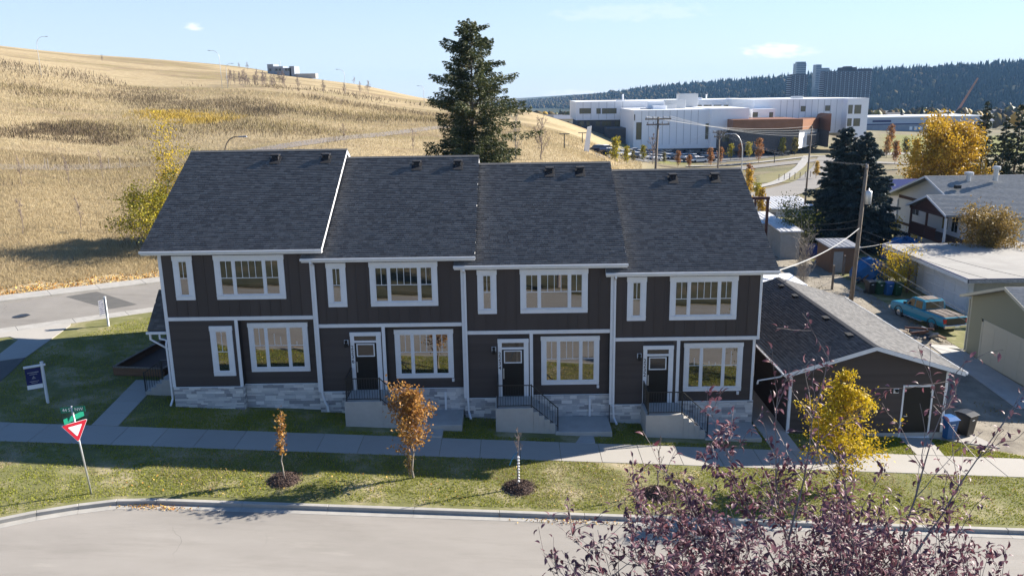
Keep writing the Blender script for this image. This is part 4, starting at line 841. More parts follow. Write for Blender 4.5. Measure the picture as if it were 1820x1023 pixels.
# --- foreground purple-leaved cherry
def purple_tree():
    rng=np.random.default_rng(207); base=np.array([19.7,-26.3,-1.0]); t=thing('cherry_tree','purple leaved cherry tree in the near right foreground','tree',base)
    br=[([base*0,np.array([.02,0,3.]),np.array([.0,.05,6.0])],[.16,.13,.10])]; tips=[];dirs=[]
    fork=np.array([0,.05,6.0])
    def seg(p,d,L,r,n=6,jit=.13,up=.05):
        pts=[p];q=p.copy();dd=d/np.linalg.norm(d)
        for k in range(n):
            dd=dd+rng.normal(size=3)*jit+np.array([0,0,up]); dd/=np.linalg.norm(dd); q=q+dd*L/n; pts.append(q.copy())
        br.append((pts,[max(.0035,r*(1-.8*k/n)) for k in range(n+1)])); return pts,dd
    def leaves(pts,dd,n):
        for _ in range(n):
            k=rng.integers(1,len(pts)); f=rng.uniform(); q=pts[k-1]*(1-f)+pts[k]*f
            o=rng.normal(size=3); o/=np.linalg.norm(o); tips.append(q+o*.035); dirs.append(o*.9+dd*.6+np.array([0,0,-.25]))
    targets=[]
    for k in range(52):
        a=k*2.39996; rr=3.0*math.sqrt((k+.5)/52); targets.append((rr*math.cos(a)*1.22-.2,rr*math.sin(a)*.75,rng.uniform(9.25,10.8)-.32*rr))
    targets+=[(-3.2,.3,9.0),(-2.9,.2,8.4),(-2.4,.7,9.6),(.3,1.5,12.0),(1.4,1.0,11.9),(2.3,.8,11.6),(-.6,1.2,11.5),(-1.2,1.5,10.9),(-1.9,.6,10.4)]
    for tx,ty,tz in targets:
        tg=np.array([tx,ty,tz]); d=tg-fork; L=np.linalg.norm(d); dn=d/L; mid,dd=seg(fork+rng.normal(size=3)*.06,dn+np.array([0,0,.12]),L*.62,.05,6,.06,0)
        d2=tg-mid[-1]; L2=np.linalg.norm(d2); end,dd2=seg(mid[-1],d2,L2,.018,6,.08,.02); outer=math.hypot(tx,ty)
        dense=1.0 if tz<11.0 and outer<2.9 else .38
        leaves(end,dd2,int(26*dense))
        for src,m in ((mid,5),(end,9)):
            for _ in range(m):
                k=rng.integers(2,len(src)); d3=(dd2 if src is end else dn)*.8+rng.normal(size=3)*.6+np.array([0,0,.25]); p3,d4=seg(src[k],d3,rng.uniform(.5,1.15),.008,5,.15,.03); leaves(p3,d4,int(rng.integers(17,30)*dense*(1 if src is end else 1.2)))
                if rng.uniform()<.6:
                    p5,d5=seg(p3[rng.integers(1,5)],d4+rng.normal(size=3)*.6,rng.uniform(.25,.55),.005,4,.15,.03); leaves(p5,d5,int(14*dense))
    link('trunk',branch_mesh(br,'purpletwig',.0035,6),t)
    P=np.array(tips);D=np.array(dirs); D/=np.linalg.norm(D,axis=1)[:,None]; n=len(P)
    # a leaf: folded along the rib and arched, eight faces; the 300 nearest the lens are single objects
    prof=[(0,0.02,0),(.25,.34,.06),(.55,.42,.05),(.8,.24,-.04),(1,.01,-.16)]
    lv=[];lf=[]
    for s,w,zc in prof: lv+=[(s,-w*.5,zc+w*.22),(s,0,zc),(s,w*.5,zc+w*.22)]
    for k in range(4):
        for j in (0,1): lf.append((k*3+j,k*3+j+1,k*3+j+4,k*3+j+3))
    lv=np.array(lv); lf=np.array(lf)
    d=np.linalg.norm(P+base-CAM,axis=1); inview=np.abs((P+base-CAM)@RT/np.maximum((P+base-CAM)@FW,.1))<.66; order=np.argsort(np.where(inview,d,99)); near=order[:300]; rest=order[300:]
    me=npmesh('leaf',lv,lf,'purple'); tw=rng.uniform(-.7,.7,n); sz=.095*rng.uniform(.65,1.3,n)
    up=np.array([0,0,1.])+rng.normal(size=(n,3))*.35; B=np.cross(up,D); B/=np.linalg.norm(B,axis=1)[:,None]; C=np.cross(D,B)
    for k in near:
        o=link('leaf',me,t); o.matrix_basis=Matrix(((D[k,0]*sz[k],B[k,0]*sz[k],C[k,0]*sz[k],P[k,0]),(D[k,1]*sz[k],B[k,1]*sz[k],C[k,1]*sz[k],P[k,1]),(D[k,2]*sz[k],B[k,2]*sz[k],C[k,2]*sz[k],P[k,2]),(0,0,0,1)))
    r=rest; V=(P[r][:,None,:]+sz[r][:,None,None]*(lv[None,:,0:1]*D[r][:,None,:]+lv[None,:,1:2]*B[r][:,None,:]+lv[None,:,2:3]*C[r][:,None,:])).reshape(-1,3)
    Fc=(lf[None]+np.arange(len(r))[:,None,None]*15).reshape(-1,4); link('foliage',npmesh('foliage',V,Fc,'purple'),t,kind='stuff')
    print('purple leaves',n)
purple_tree()
# --- lawn grass and dry grass
def blades(name,X,Y,Z,hgt,wid,m,rng,parent=None,lean=.5):
    n=len(X); a=rng.uniform(0,6.283,n); h_=hgt*rng.uniform(.5,1.3,n); dx,dy=np.cos(a),np.sin(a); l=rng.uniform(.1,lean,n)*h_; b=rng.uniform(0,6.283,n)
    P=np.c_[X,Y,Z]; w=wid*rng.uniform(.7,1.3,n)
    V=np.stack([P-np.c_[dx*w,dy*w,0*w],P+np.c_[dx*w,dy*w,0*w],P+np.c_[np.cos(b)*l,np.sin(b)*l,h_]],1).reshape(-1,3); return link(name,npmesh(name,V,np.arange(3*n).reshape(n,3),m),parent,kind='stuff')
def lawn_grass():
    rng=np.random.default_rng(5); pts=[]
    def region(poly,n,excl=()):
        xs=[p[0] for p in poly];ys=[p[1] for p in poly]; X=rng.uniform(min(xs),max(xs),n);Y=rng.uniform(min(ys),max(ys),n); k=inpoly(X,Y,poly)
        for e in excl: k&=~inpoly(X,Y,e)
        k&=rng.uniform(size=n)<np.clip(.85+.28*clumpy(X,Y,.55,1)+.2*clumpy(X,Y,2.3,2),.10,1); pts.append(np.c_[X[k],Y[k]])
    rings=[[(x+.7*math.cos(a),y+.7*math.sin(a)) for a in np.linspace(0,6.2,12)] for x,y,_ in SAP]
    region([(-5.5,-4.14),(60,-4.14),(60,-8.0),(2.6,-8.0),(1,-8.2),(-.2,-8.6),(-2.2,-9.7),(-5.5,-12)],190000,rings)
    fp=[(-2.8,-2.4),(-3.25,3.1),(-1.95,3.1),(-1.55,-2.4)]; pl=[(-4.6,3.5),(-2,3.5),(-1,9),(-3.8,9)]; side=[gpx(*p) for p in ((-30,590),(0,590),(60,584),(141,558),(126,578),(46,637),(-10,690),(-80,760),(-200,760),(-60,640))]
    region([(-16,-2.34),(-10,7),(-8,12.2),(3,22),(0,22),(0,-.08),(0,-2.34)],105000,[fp,pl,side,[(-2,1.2),(0,1.2),(0,2.9),(-2,2.9)]])
    region([(0,-2.34),(27,-2.34),(27,-.09),(0,-.09)],42000,[[(WU*i+1.4,-2),(WU*i+4.1,-2),(WU*i+4.1,.3),(WU*i+1.4,.3)] for i in (1,2,3)]+[[(WU*i+4.05,-1.64),(WU*i+6.64,-1.64),(WU*i+6.64,.3),(WU*i+4.05,.3)] for i in (1,2,3)]+[[(WU*i+4.05,-2.4),(WU*i+5.8,-2.4),(WU*i+5.8,-1.6),(WU*i+4.05,-1.6)] for i in (1,2,3)])
    region([(28.2,-2.34),(38.6,-2.34),(35.6,-.8),(34.6,-.6),(28.2,-.6)],16000,[[(33.3,-2.4),(34.58,-2.4),(34.78,-.5),(33.38,-.5)]])
    P=np.concatenate(pts); blades('lawn_grass',P[:,0],P[:,1],G0(P[:,0],P[:,1])-.02,.065,.016,'grass',rng,lean=.9)
    # worn, dry blades mixed in
    n=60000; X=rng.uniform(-5,50,n);Y=rng.uniform(-8,-4.15,n); k=(clumpy(X,Y,.5,4)>.5)&(rng.uniform(size=n)<.75); blades('dead_grass',X[k],Y[k],G0(X[k],Y[k])-.02,.05,.017,'drygrass',rng,lean=1.2)
lawn_grass()
def hill_grass():
    rng=np.random.default_rng(6)
    def scat(n,pxr,pyr,hgt,wid,m,name,thr=None,f=.16):
        # random points over the slope between two distances, inside the lens' wedge
        d=np.exp(rng.uniform(math.log(pyr[0]),math.log(pyr[1]),n)); u=rng.uniform(pxr[0],pxr[1],n); X=CAM[0]+u*d;Y=CAM[1]+d; k=(qn(X,Y)>26.2+.5*np.sin(X*1.7))|(Y>40)
        k&=~((Y<52)&(X>-6))
        if thr is not None: k&=clumpy(X,Y,f,3)>thr+rng.normal(size=n)*.5
        X,Y=X[k],Y[k]; s=np.maximum(1,(Y-CAM[1])/75); blades(name,X,Y,T(X,Y)-.03,hgt*s*.8,wid*s,m,rng,lean=.7)
    scat(190000,(-.70,-.33),(50,100),.34,.016,'drygrass','tall_dry_grass')
    scat(110000,(-.70,-.02),(95,230),.27,.017,'drygrass','hill_dry_grass')
    scat(34000,(-.06,.16),(100,190),.26,.017,'drygrass','far_dry_grass')
    M['brush']=mat('brown_brush',[(.075,.055,.035),(.12,.085,.055),(.13,.11,.045)],.1,4,.9,island=.5)
    M['yellowbrush']=mat('yellow_brush',[(.36,.24,.03),(.44,.31,.05)],.1,4,.9,island=.5)
    scat(52000,(-.70,-.02),(92,260),.42,.024,'brush','brush_clumps',1.0,.075)
    M['olivebrush']=mat('olive_brush',[(.17,.14,.05),(.24,.20,.08),(.22,.15,.08)],.1,4,.9,island=.5)
    scat(80000,(-.70,-.05),(62,200),.36,.02,'olivebrush','olive_clumps',.75,.07); scat(26000,(-.70,-.3),(52,100),.55,.022,'brush','low_brush',1.2,.19)
    def patch(name,pxpoly,n,hgt,m):
        poly=[tuple(at(*p)[:2]) for p in pxpoly]; xs=[p[0] for p in poly];ys=[p[1] for p in poly]; X=rng.uniform(min(xs),max(xs),n);Y=rng.uniform(min(ys),max(ys),n); k=inpoly(X+rng.normal(size=n)*2.2,Y+rng.normal(size=n)*4.5,poly)&(clumpy(X,Y,.35,1)>-1.2+rng.normal(size=n)*.5); X,Y=X[k],Y[k]; blades(name,X,Y,T(X,Y)-.05,hgt,.05,m,rng,lean=.8)
    patch('brown_thicket',((214,152),(245,158),(300,172),(362,184),(375,200),(330,196),(260,192),(236,178)),26000,.7,'brush')
    patch('brown_thicket',((40,225),(110,215),(170,225),(225,255),(180,260),(100,245),(20,240)),16000,.6,'brush')
    patch('yellow_thicket',((245,196),(300,198),(400,208),(415,216),(350,222),(290,212)),26000,.55,'yellowbrush')
    patch('brown_thicket',((385,175),(440,180),(520,200),(470,210),(400,195)),12000,.9,'brush')
    # leaves drifted along the far kerb
    n=6500; s=rng.uniform(-34,22,n); q=24.52+np.abs(rng.normal(size=n))*1.0; X=-.628*q+.778*s;Y=.778*q+.628*s; k=rng.uniform(size=n)<np.clip(.15+.85*smooth(-28,-5,s),0,1); X,Y=X[k],Y[k]; V,Fc=leafcloud(np.c_[X,Y,T(X,Y)+.06],.11,rng,.8); link('fallen_leaves',npmesh('fallen_leaves',V,Fc,'leaflitter'),kind='stuff')
    n=260; X=np.r_[rng.normal(2.6,.8,n),rng.normal(18,1.2,n)];Y=-8.62+rng.normal(size=2*n)*.10; V,Fc=leafcloud(np.c_[X,Y,G0(X,Y)-.125+rng.uniform(0,.02,2*n)],.06,rng,.7); link('gutter_leaves',npmesh('gutter_leaves',V,Fc,'leaflitter'),kind='stuff')
    n=900; X=rng.uniform(0,45,n);Y=rng.uniform(-8,-4.2,n); V,Fc=leafcloud(np.c_[X,Y,G0(X,Y)+.04],.07,rng,.7); link('lawn_leaves',npmesh('lawn_leaves',V,Fc,'leaflitter'),kind='stuff')
hill_grass()
def lane_weeds():
    rng=np.random.default_rng(8); n=16000; X=rng.uniform(35.6,43.6,n); Y=rng.uniform(1.5,40,n); e=np.minimum(np.abs(X-43.2),np.abs(X-36.2)); w=np.exp(-e*1.6)+.5*np.exp(-np.abs(X-39.6-.4*np.sin(Y*.5))*2.2); k=(rng.uniform(size=n)<w*np.clip(.35+.35*clumpy(X,Y,.7,5),0,1))&~((Y<13.8)&(X>41.2))
    blades('lane_weeds',X[k],Y[k],G0(X[k],Y[k])-.03,.14,.02,'olivebrush',rng,lean=.9)
    # loose stones on the lane: small pebbles, real geometry
    n=5200; X=rng.uniform(35.4,43.5,n);Y=rng.uniform(-1.2,34,n); k=(X>35+(Y<0)*1.5)&~((Y<13.8)&(X>41.2)); X,Y=X[k],Y[k]; n=len(X); s=rng.uniform(.015,.05,n); o=np.array([(1,0,0),(-1,0,0),(0,1,0),(0,-1,0),(0,0,.7)]); V=(np.c_[X,Y,G0(X,Y)-.03][:,None,:]+o[None]*s[:,None,None]*rng.uniform(.6,1.3,(n,5,1))).reshape(-1,3)
    f=np.array([(0,2,4),(2,1,4),(1,3,4),(3,0,4)]); link('lane_pebbles',npmesh('lane_pebbles',V,(f[None]+np.arange(n)[:,None,None]*5).reshape(-1,3),'gravel'),kind='stuff')
lane_weeds()
# ================================================================ SIGNS
M['signgreen']=mat('sign_green',[(.005,.16,.10)],1,1,.4); M['signred']=mat('sign_red',[(.55,.02,.04)],1,1,.4); M['signwhite']=mat('sign_white',[(.82,.82,.82)],1,1,.4)
M['navy']=mat('navy_print',[(.012,.018,.10)],1,1,.45); M['signgrey']=mat('grey_print',[(.15,.16,.19),(.30,.31,.34)],9,2,.5)
M['blackplastic']=mat('black_plastic',[(.02,.02,.021)],2,2,.45,spec=.4); M['blueplastic']=mat('blue_plastic',[(.015,.09,.26)],2,2,.45,spec=.4); M['greenplastic']=mat('green_plastic',[(.010,.05,.022)],2,2,.5,spec=.4)
def yield_sign():
    b=(.1,-8.05,float(G0(.1,-8.05))); t=thing('street_sign','yield sign post with green 44 ST NW street name blades at the kerb','street sign',b)
    x,y,z=b; MB().lathe([(.032,-.2),(.032,3.42)],b,10).build('post','steel',t,smooth=True)
    # yield plate, turned to face the side traffic
    a=R_(38); R=Matrix.Rotation(a,4,'Z'); c=Vector((x,y-.045,z+2.55))
    def plate(name,poly,m,off,th=.006,par=t):
        V=[];n=len(poly)
        for o in (off,off-th): V+=[c+R@Vector((px,o,pz)) for px,pz in poly]
        return MB().add([tuple(v) for v in V],[tuple(range(n)),tuple(range(2*n-1,n-1,-1))]+[(i,n+i,n+(i+1)%n,(i+1)%n) for i in range(n)]).build(name,m,par)
    def tri(s,r):   # rounded triangle, point down
        out=[]
        for k,(cx,cz) in enumerate(((-s,s*.577*1.0),(0,-s*1.155),(s,s*.577))):
            ang={0:(150,),1:(270,),2:(30,)}[k][0]
            for d in (60,30,0,-30,-60): out.append((cx*(1-r)+r*s*.55*math.cos(R_(ang-d if k!=1 else ang-d)),cz*(1-r)+r*s*.55*math.sin(R_(ang-d))))
        return out
    tr=lambda s:[(-s,s*.577),(-s*.93,s*.65),(s*.93,s*.65),(s,s*.577),(.06*s,-s*1.09),(-.06*s,-s*1.09)]
    p=plate('yield_plate',tr(.42),'signwhite',0,.006); plate('red_border',tr(.40),'signred',-.007,.004,p); plate('white_centre',tr(.225),'signwhite',-.012,.003,p)
    # street blades
    bz=z+3.28
    g1=BX('street_blade','signgreen',t,x-.42,x+.48,y-.012,y+.0,bz-.1,bz+.12,.004); link('lettering',text_mesh('44 ST NW',.17,'signwhite',.004),g1,(Vector((x+.03,y-.016,bz+.01))-wloc(t)),(R_(90),0,0))
    q=Vector((x,y,bz-.3)); d=Vector((.35,.9,0)).normalized(); MB().bar(q-d*.42-Vector((0,0,.0)),q+d*.42,.012,.2).build('street_blade','signgreen',t,label='narrow street name blade seen end on')
    MB().lathe([(.04,0),(.04,.05)],(x,y,bz-.16),8).build('bracket','steel',t)
yield_sign()
bpy.data.objects['street_sign'].rotation_euler=(0,R_(-4.2),0)
def realty_sign(x,y,label,h,w,ph,m,rz,gal=True):
    z=float(G0(x,y)); t=thing('yard_sign',label,'yard sign',(x,y,z)); d=Vector((math.cos(rz),math.sin(rz),0)); o=Vector((x,y,z))
    MB().box(x-.05,x+.05,y-.05,y+.05,z-.1,z+h).prism([(x-.06,y-.06),(x+.06,y-.06),(x+.06,y+.06),(x-.06,y+.06)],'z',z+h,z+h+.04).build('post','white',t,bevel=.006)
    if gal:
        MB().bar(o+Vector((0,0,h-.12))-d*(w+.12),o+Vector((0,0,h-.12))+d*.14,.09).build('arm','white',t,bevel=.006)
        zt=h-.2; c=o-d*(w*.5+.08)
    else: zt=h-.12; c=o-d*(w*.5+.04)
    p=MB().bar(c+Vector((0,0,zt-ph/2))-d*w/2,c+Vector((0,0,zt-ph/2))+d*w/2,.02,ph).build('panel',m,t)
    n=Vector((d.y,-d.x,0)); 
    if gal:
        q=c+n*.013; MB().bar(q+Vector((0,0,zt-ph*.88))-d*w/2,q+Vector((0,0,zt-ph*.88))+d*w/2,.006,ph*.2).build('white_stripe','signwhite',p)
        for k,(zz,ww,hh) in enumerate(((.2,.72,.045),(.29,.5,.03),(.62,.6,.03),(.69,.4,.03))): MB().bar(q+Vector((0,0,zt-ph*zz))-d*w*ww/2,q+Vector((0,0,zt-ph*zz))+d*w*ww/2,.006,hh).build('print_line','signgrey',p)
        MB().prism([(-.07,-.05),(0,.07),(.07,-.05),(0,-.02)],'y',-.003,.003).mesh('emblem','signwhite'); e=MB().add([tuple(q+d*a+Vector((0,0,zt-ph*.45+b))) for a,b in ((-.09,-.05),(.09,-.05),(.0,.09))],[(0,1,2)]).build('emblem','signgrey',p)
    else:
        q=c+n*.013
        for k in range(7): MB().bar(q+Vector((0,0,zt-.08-k*ph*.125))-d*w*.4,q+Vector((0,0,zt-.08-k*ph*.125))+d*w*random.uniform(.1,.4),.006,.035).build('print_line','navy',p)
realty_sign(-5.84,-.15,'white post yard sign with hanging navy blue panel on the shaded lawn',1.95,.62,1.0,'navy',R_(32))
realty_sign(-8.55,11.3,'small grey notice sign on a post beside the side road kerb',1.75,.42,.95,'signgrey',R_(60),False)
mh=gpx(35,561,-.13); t=thing('manhole_cover','round iron manhole cover in the side road','manhole cover',(mh[0],mh[1],float(G0(*mh))-.13)); MB().lathe([(.5,-.02),(.5,.006),(.46,.008)],(mh[0],mh[1],float(G0(*mh))-.13),24).build('frame','iron',t); MB().lathe([(.40,.0),(.40,.014)],(mh[0],mh[1],float(G0(*mh))-.13),24).build('lid','iron',t)
mh2=gpx(50,560,-.13); t=thing('valve_cover','small iron valve cover beside the manhole','valve cover',(mh2[0],mh2[1],float(G0(*mh2))-.13)); MB().lathe([(.12,-.02),(.12,.01)],(mh2[0],mh2[1],float(G0(*mh2))-.13),14).build('lid','iron',t)
hy=gpx(184,505,-.1); t=thing('storm_drain','rusty storm drain grate at the far kerb of the side road','drain',(hy[0],hy[1],float(G0(*hy))-.12)); BX('grate','brownwood',t,hy[0]-.35,hy[0]+.35,hy[1]-.2,hy[1]+.2,float(G0(*hy))-.14,float(G0(*hy))-.09)
# ================================================================ WHEELED BINS
def wheelie(label,loc,m,rz,group,s=1.0):
    t=thing('wheeled_bin',label,'bin',loc,group,0); t.rotation_euler=(0,0,rz)
    def add(name,mb,mm,bv=0): return link(name,mb.mesh(name,mm,(0,0,0),bv),t)
    b=MB(); w0,d0,w1,d1,h=.22*s,.24*s,.29*s,.34*s,.98*s
    b.add([(-w0,-d0,.06),(w0,-d0,.06),(w0,d0*.8,.06),(-w0,d0*.8,.06),(-w1,-d1,h),(w1,-d1,h),(w1,d1,h),(-w1,d1,h)],[(0,3,2,1),(4,5,6,7),(0,1,5,4),(1,2,6,5),(2,3,7,6),(3,0,4,7)]); add('body',b,m,.02)
    l=MB(); l.prism([(-d1-.04,h),(-d1-.04,h+.03),(-d1*.3,h+.10),(d1*.7,h+.09),(d1+.03,h+.04),(d1+.03,h)],'x',-w1-.03,w1+.03); add('lid',l,m,.012)
    add('handle',MB().tube([(-w1+.03,d1+.0,h-.04),(-w1+.03,d1+.09,h+.0),(w1-.03,d1+.09,h+.0),(w1-.03,d1,h-.04)],.016,6),m)
    for sx in (-1,1):
        wl=MB(); 
        for r,a in ((.13,.03),): wl.tube([(sx*(w0+.0),d0*.95,.13),(sx*(w0+.07),d0*.95,.13)],.13,14)
        wh=add('wheel',wl,'blackplastic')
    lab=MB().box(-.09,.09,-d1*.93-.005,-d1*.90,h*.78,h*.86); add('decal',lab,'signwhite')
    return t
wheelie('blue wheeled recycling bin standing at the corner of the detached garage',(35.62,-.5,float(G0(35.62,-.5))),'blueplastic',R_(15),'bins by the garage corner')
wheelie('tall black wheeled bin on the gravel, right of the blue bin',(36.7,-.05,float(G0(36.7,-.05))),'blackplastic',R_(28),'bins by the garage corner',1.08)
for k,(m,x,lb) in enumerate((('blackplastic',43.5,'black wheeled bin, leftmost of four by the yellow shrub'),('greenplastic',44.15,'green wheeled bin between the black and blue ones across the lane'),('blueplastic',44.8,'blue wheeled bin between two green ones across the lane'),('greenplastic',45.45,'green wheeled bin, rightmost of four by the yellow shrub'))):
    wheelie(lb,(x,26.1-.12*k,float(G0(x,26))-.03),m,R_(12),'bins across the lane',1.02)
# ================================================================ PICKUP TRUCK
def pickup():
    M['teal']=mat('teal_paint',[(.012,.175,.27)],1,1,.28,spec=.5); M['chrome']=mat('chrome',[(.6,.6,.62)],1,1,.2,metal=.9); M['tyre']=mat('tyre',[(.02,.02,.02)],4,3,.85); M['redlamp']=mat('red_lens',[(.35,.01,.01)],1,1,.2); M['bedload']=mat('bed_cover',[(.10,.085,.075),(.19,.155,.135)],3,6,.9)
    fx,fy=43.05,20.1; rx,ry=43.75,16.75; h=math.atan2(fy-ry,fx-rx)-math.pi/2; c=((fx+rx)/2+.85*math.cos(h),(fy+ry)/2+.85*math.sin(h)); z=float(G0(*c))-.03
    t=thing('pickup_truck','teal blue extended cab pickup truck parked in the gravel lane','truck',(c[0],c[1],z)); t.rotation_euler=(0,0,h)
    A=lambda n,b,m,p=t,bv=0,sm=False: link(n,b.mesh(n,m,(0,0,0),bv,sm),p)
    # local: +y forward, x right, 5.4 m long
    b=MB(); sect=lambda y,zt,w,zb=.45:[(-w,y,zb),(-w-.03,y,zb+.28),(-w,y,zt-.06),(-w+.1,y,zt),(w-.1,y,zt),(w,y,zt-.06),(w+.03,y,zb+.28),(w,y,zb)]
    secs=[(2.72,.92,.86,.5),(2.62,1.0,.90,.42),(1.35,1.12,.93,.42),(1.2,1.14,.93,.42),(-.55,1.14,.93,.42),(-.62,1.12,.93,.42),(-2.6,1.12,.92,.5),(-2.68,1.08,.91,.55)]
    V=[];Fq=[]
    for y,zt,w,zb in secs: V+=sect(y,zt,w,zb)
    for i in range(len(secs)-1):
        for k in range(8): Fq.append((i*8+k,i*8+(k+1)%8,(i+1)*8+(k+1)%8,(i+1)*8+k))
    Fq+=[tuple(range(8)),tuple(range(len(secs)*8-1,len(secs)*8-9,-1))]; b.add(V,Fq); body=A('body',b,'teal',bv=.02)
    cab=MB(); cab.prism([(1.25,1.12),(.72,1.72),(.55,1.76),(-.38,1.76),(-.56,1.70),(-.66,1.12)],'x',-.78,.78); 
    cm=cab.mesh('cab','teal',(0,0,0),.05); 
    for v in cm.vertices:
        if v.co.z<1.3: v.co.x*=1.13
    cb=link('cab',cm,t)
    def quad(n,vs,m,p): return A(n,MB().add(vs,[(0,1,2,3)]),m,p)
    for s in (-1,1):
        xo=lambda zz:s*(.885-(zz-1.15)*.165+.006)
        quad('side_window',[(xo(1.17),1.08,1.17),(xo(1.17),.28,1.17),(xo(1.64),.28,1.64),(xo(1.64),.66,1.64)],'darkglass',cb); quad('side_window',[(xo(1.17),.18,1.17),(xo(1.17),-.5,1.17),(xo(1.64),-.44,1.64),(xo(1.64),.18,1.64)],'darkglass',cb)
        A('mirror',MB().box(s*1.1-.07,s*1.1+.07,.95,1.05,1.18,1.36),'blackplastic',cb,.01)
        A('door_handle',MB().box(s*.94-.015,s*.94+.015,.32,.46,.98,1.02),'blackplastic',body); A('running_board',MB().box(min(s*.9,s*1.08),max(s*.9,s*1.08),-.75,1.1,.36,.42),'chrome',t,.01)
        A('tail_lamp',MB().box(min(s*.72,s*.935),max(s*.72,s*.935),-2.7,-2.6,.72,1.02),'redlamp',body); A('headlight',MB().box(min(s*.5,s*.85),max(s*.5,s*.85),2.66,2.735,.68,.86),'chrome',body)
        for y in (1.72,-1.62):
            w=MB().tube([(s*.68,y,.37),(s*.93,y,.37)],.37,20); wo_=A('wheel',w,'tyre',t); A('rim',MB().tube([(s*.90,y,.37),(s*.94,y,.37)],.2,14),'chrome',wo_)
            A('wheel_arch',MB().tube([(s*.945,y+.44*math.cos(a),.40+.44*math.sin(a)) for a in np.linspace(0,math.pi,9)],.035,5),'blackplastic',body)
    quad('windscreen',[(-.88,1.262,1.16),(.88,1.262,1.16),(.72,.76,1.69),(-.72,.76,1.69)],'darkglass',cb); quad('rear_window',[(-.7,-.665,1.2),(.7,-.665,1.2),(.66,-.59,1.66),(-.66,-.59,1.66)],'darkglass',cb)
    A('roof_panel',MB().box(-.62,.62,-.4,.5,1.76,1.78),'bedload',cb,.005)
    A('bed_cover',MB().box(-.80,.80,-2.6,-.72,1.08,1.14),'bedload',t,.02)
    for k in range(3): A('board',MB().box(-.7+.5*k,-.3+.5*k,-2.4,-.9,1.14,1.17),'bedload',t)
    A('front_bumper',MB().box(-.93,.93,2.66,2.84,.42,.62),'chrome',t,.02); A('rear_bumper',MB().box(-.92,.92,-2.84,-2.68,.42,.62),'chrome',t,.02); A('grille',MB().box(-.48,.48,2.70,2.74,.66,.88),'blackplastic',body); A('tailgate',MB().box(-.7,.7,-2.70,-2.66,.6,1.06),'blackplastic',body); A('licence_plate',MB().box(-.16,.16,-2.86,-2.84,.46,.58),'signwhite',t)
pickup()
# ================================================================ NEIGHBOUR BUILDINGS ON THE LANE
M['roofgrey']=mat('grey_shingle_roof',[(.19,.195,.195),(.25,.255,.255),(.30,.305,.30)],3,8,.95,.4,30,stretch=(1,1,3)); M['roofflat']=mat('pale_flat_roof',[(.25,.24,.225),(.33,.32,.30)],.6,8,.9); M['sage']=mat('sage_siding',[(.24,.24,.165),(.27,.27,.19)],2,4,.7,stretch=(.3,.3,8)); M['cream']=mat('cream_door',[(.50,.47,.36)],1,2,.6); M['whitewash']=mat('white_stucco',[(.55,.55,.53),(.68,.68,.66)],2,6,.8); M['greystucco']=mat('grey_stucco',[(.26,.26,.24),(.32,.315,.30)],3,6,.9); M['mauve']=mat('white_vinyl',[(.64,.62,.62),(.72,.70,.70)],2,3,.6); M['darkred']=mat('stained_timber',[(.06,.025,.02),(.09,.04,.03)],3,5,.7)
def box_trim(n,m,p,*a,**k): return BX(n,m,p,*a,**k)
def flat_garage():
    x0,x1,y0,y1=48.2,60,20.3,28.3; g=-1.6; t=thing('flat_garage','white garage with wide pale flat roof above the pickup','garage',(x0,y0,g))
    BX('wall','whitewash',t,x0,x1,y0,y1,g-.6,1.15); BX('roof','roofflat',t,x0-.95,x1+.4,y0-.9,32.6,1.22,1.47)
    BX('fascia','white',t,x0-1.0,x0-.95,y0-.95,32.65,1.16,1.44); BX('fascia','signgrey',t,x0-1.0,x1+.4,y0-.95,y0-.9,1.16,1.44); BX('drip_edge','navy',t,x0-1.02,x1+.4,y0-.97,y0-.90,1.44,1.48); BX('drip_edge','navy',t,x0-1.02,x0-.94,y0-.9,32.65,1.44,1.475)
    d=BX('garage_door','white',t,x0-.04,x0-.001,20.9,27.2,g,1.0)
    for k in range(4): 
        for j in range(4): piece('door_panel','white',d,x0-.065,x0-.03,21.0+j*1.54,22.42+j*1.54,g+.1+.64*k,g+.62+.64*k)
    BX('wall','greystucco',t,x0+.02,x1,y0-.03,y0-.001,g-.6,1.1); BX('return_wall','greystucco',t,x0-.05,x0+1.2,28.4,29.8,g-.3,1.15)
    BX('post','brownwood',t,x0-.6,x0-.42,31.9,32.1,g-.1,1.2)
flat_garage()
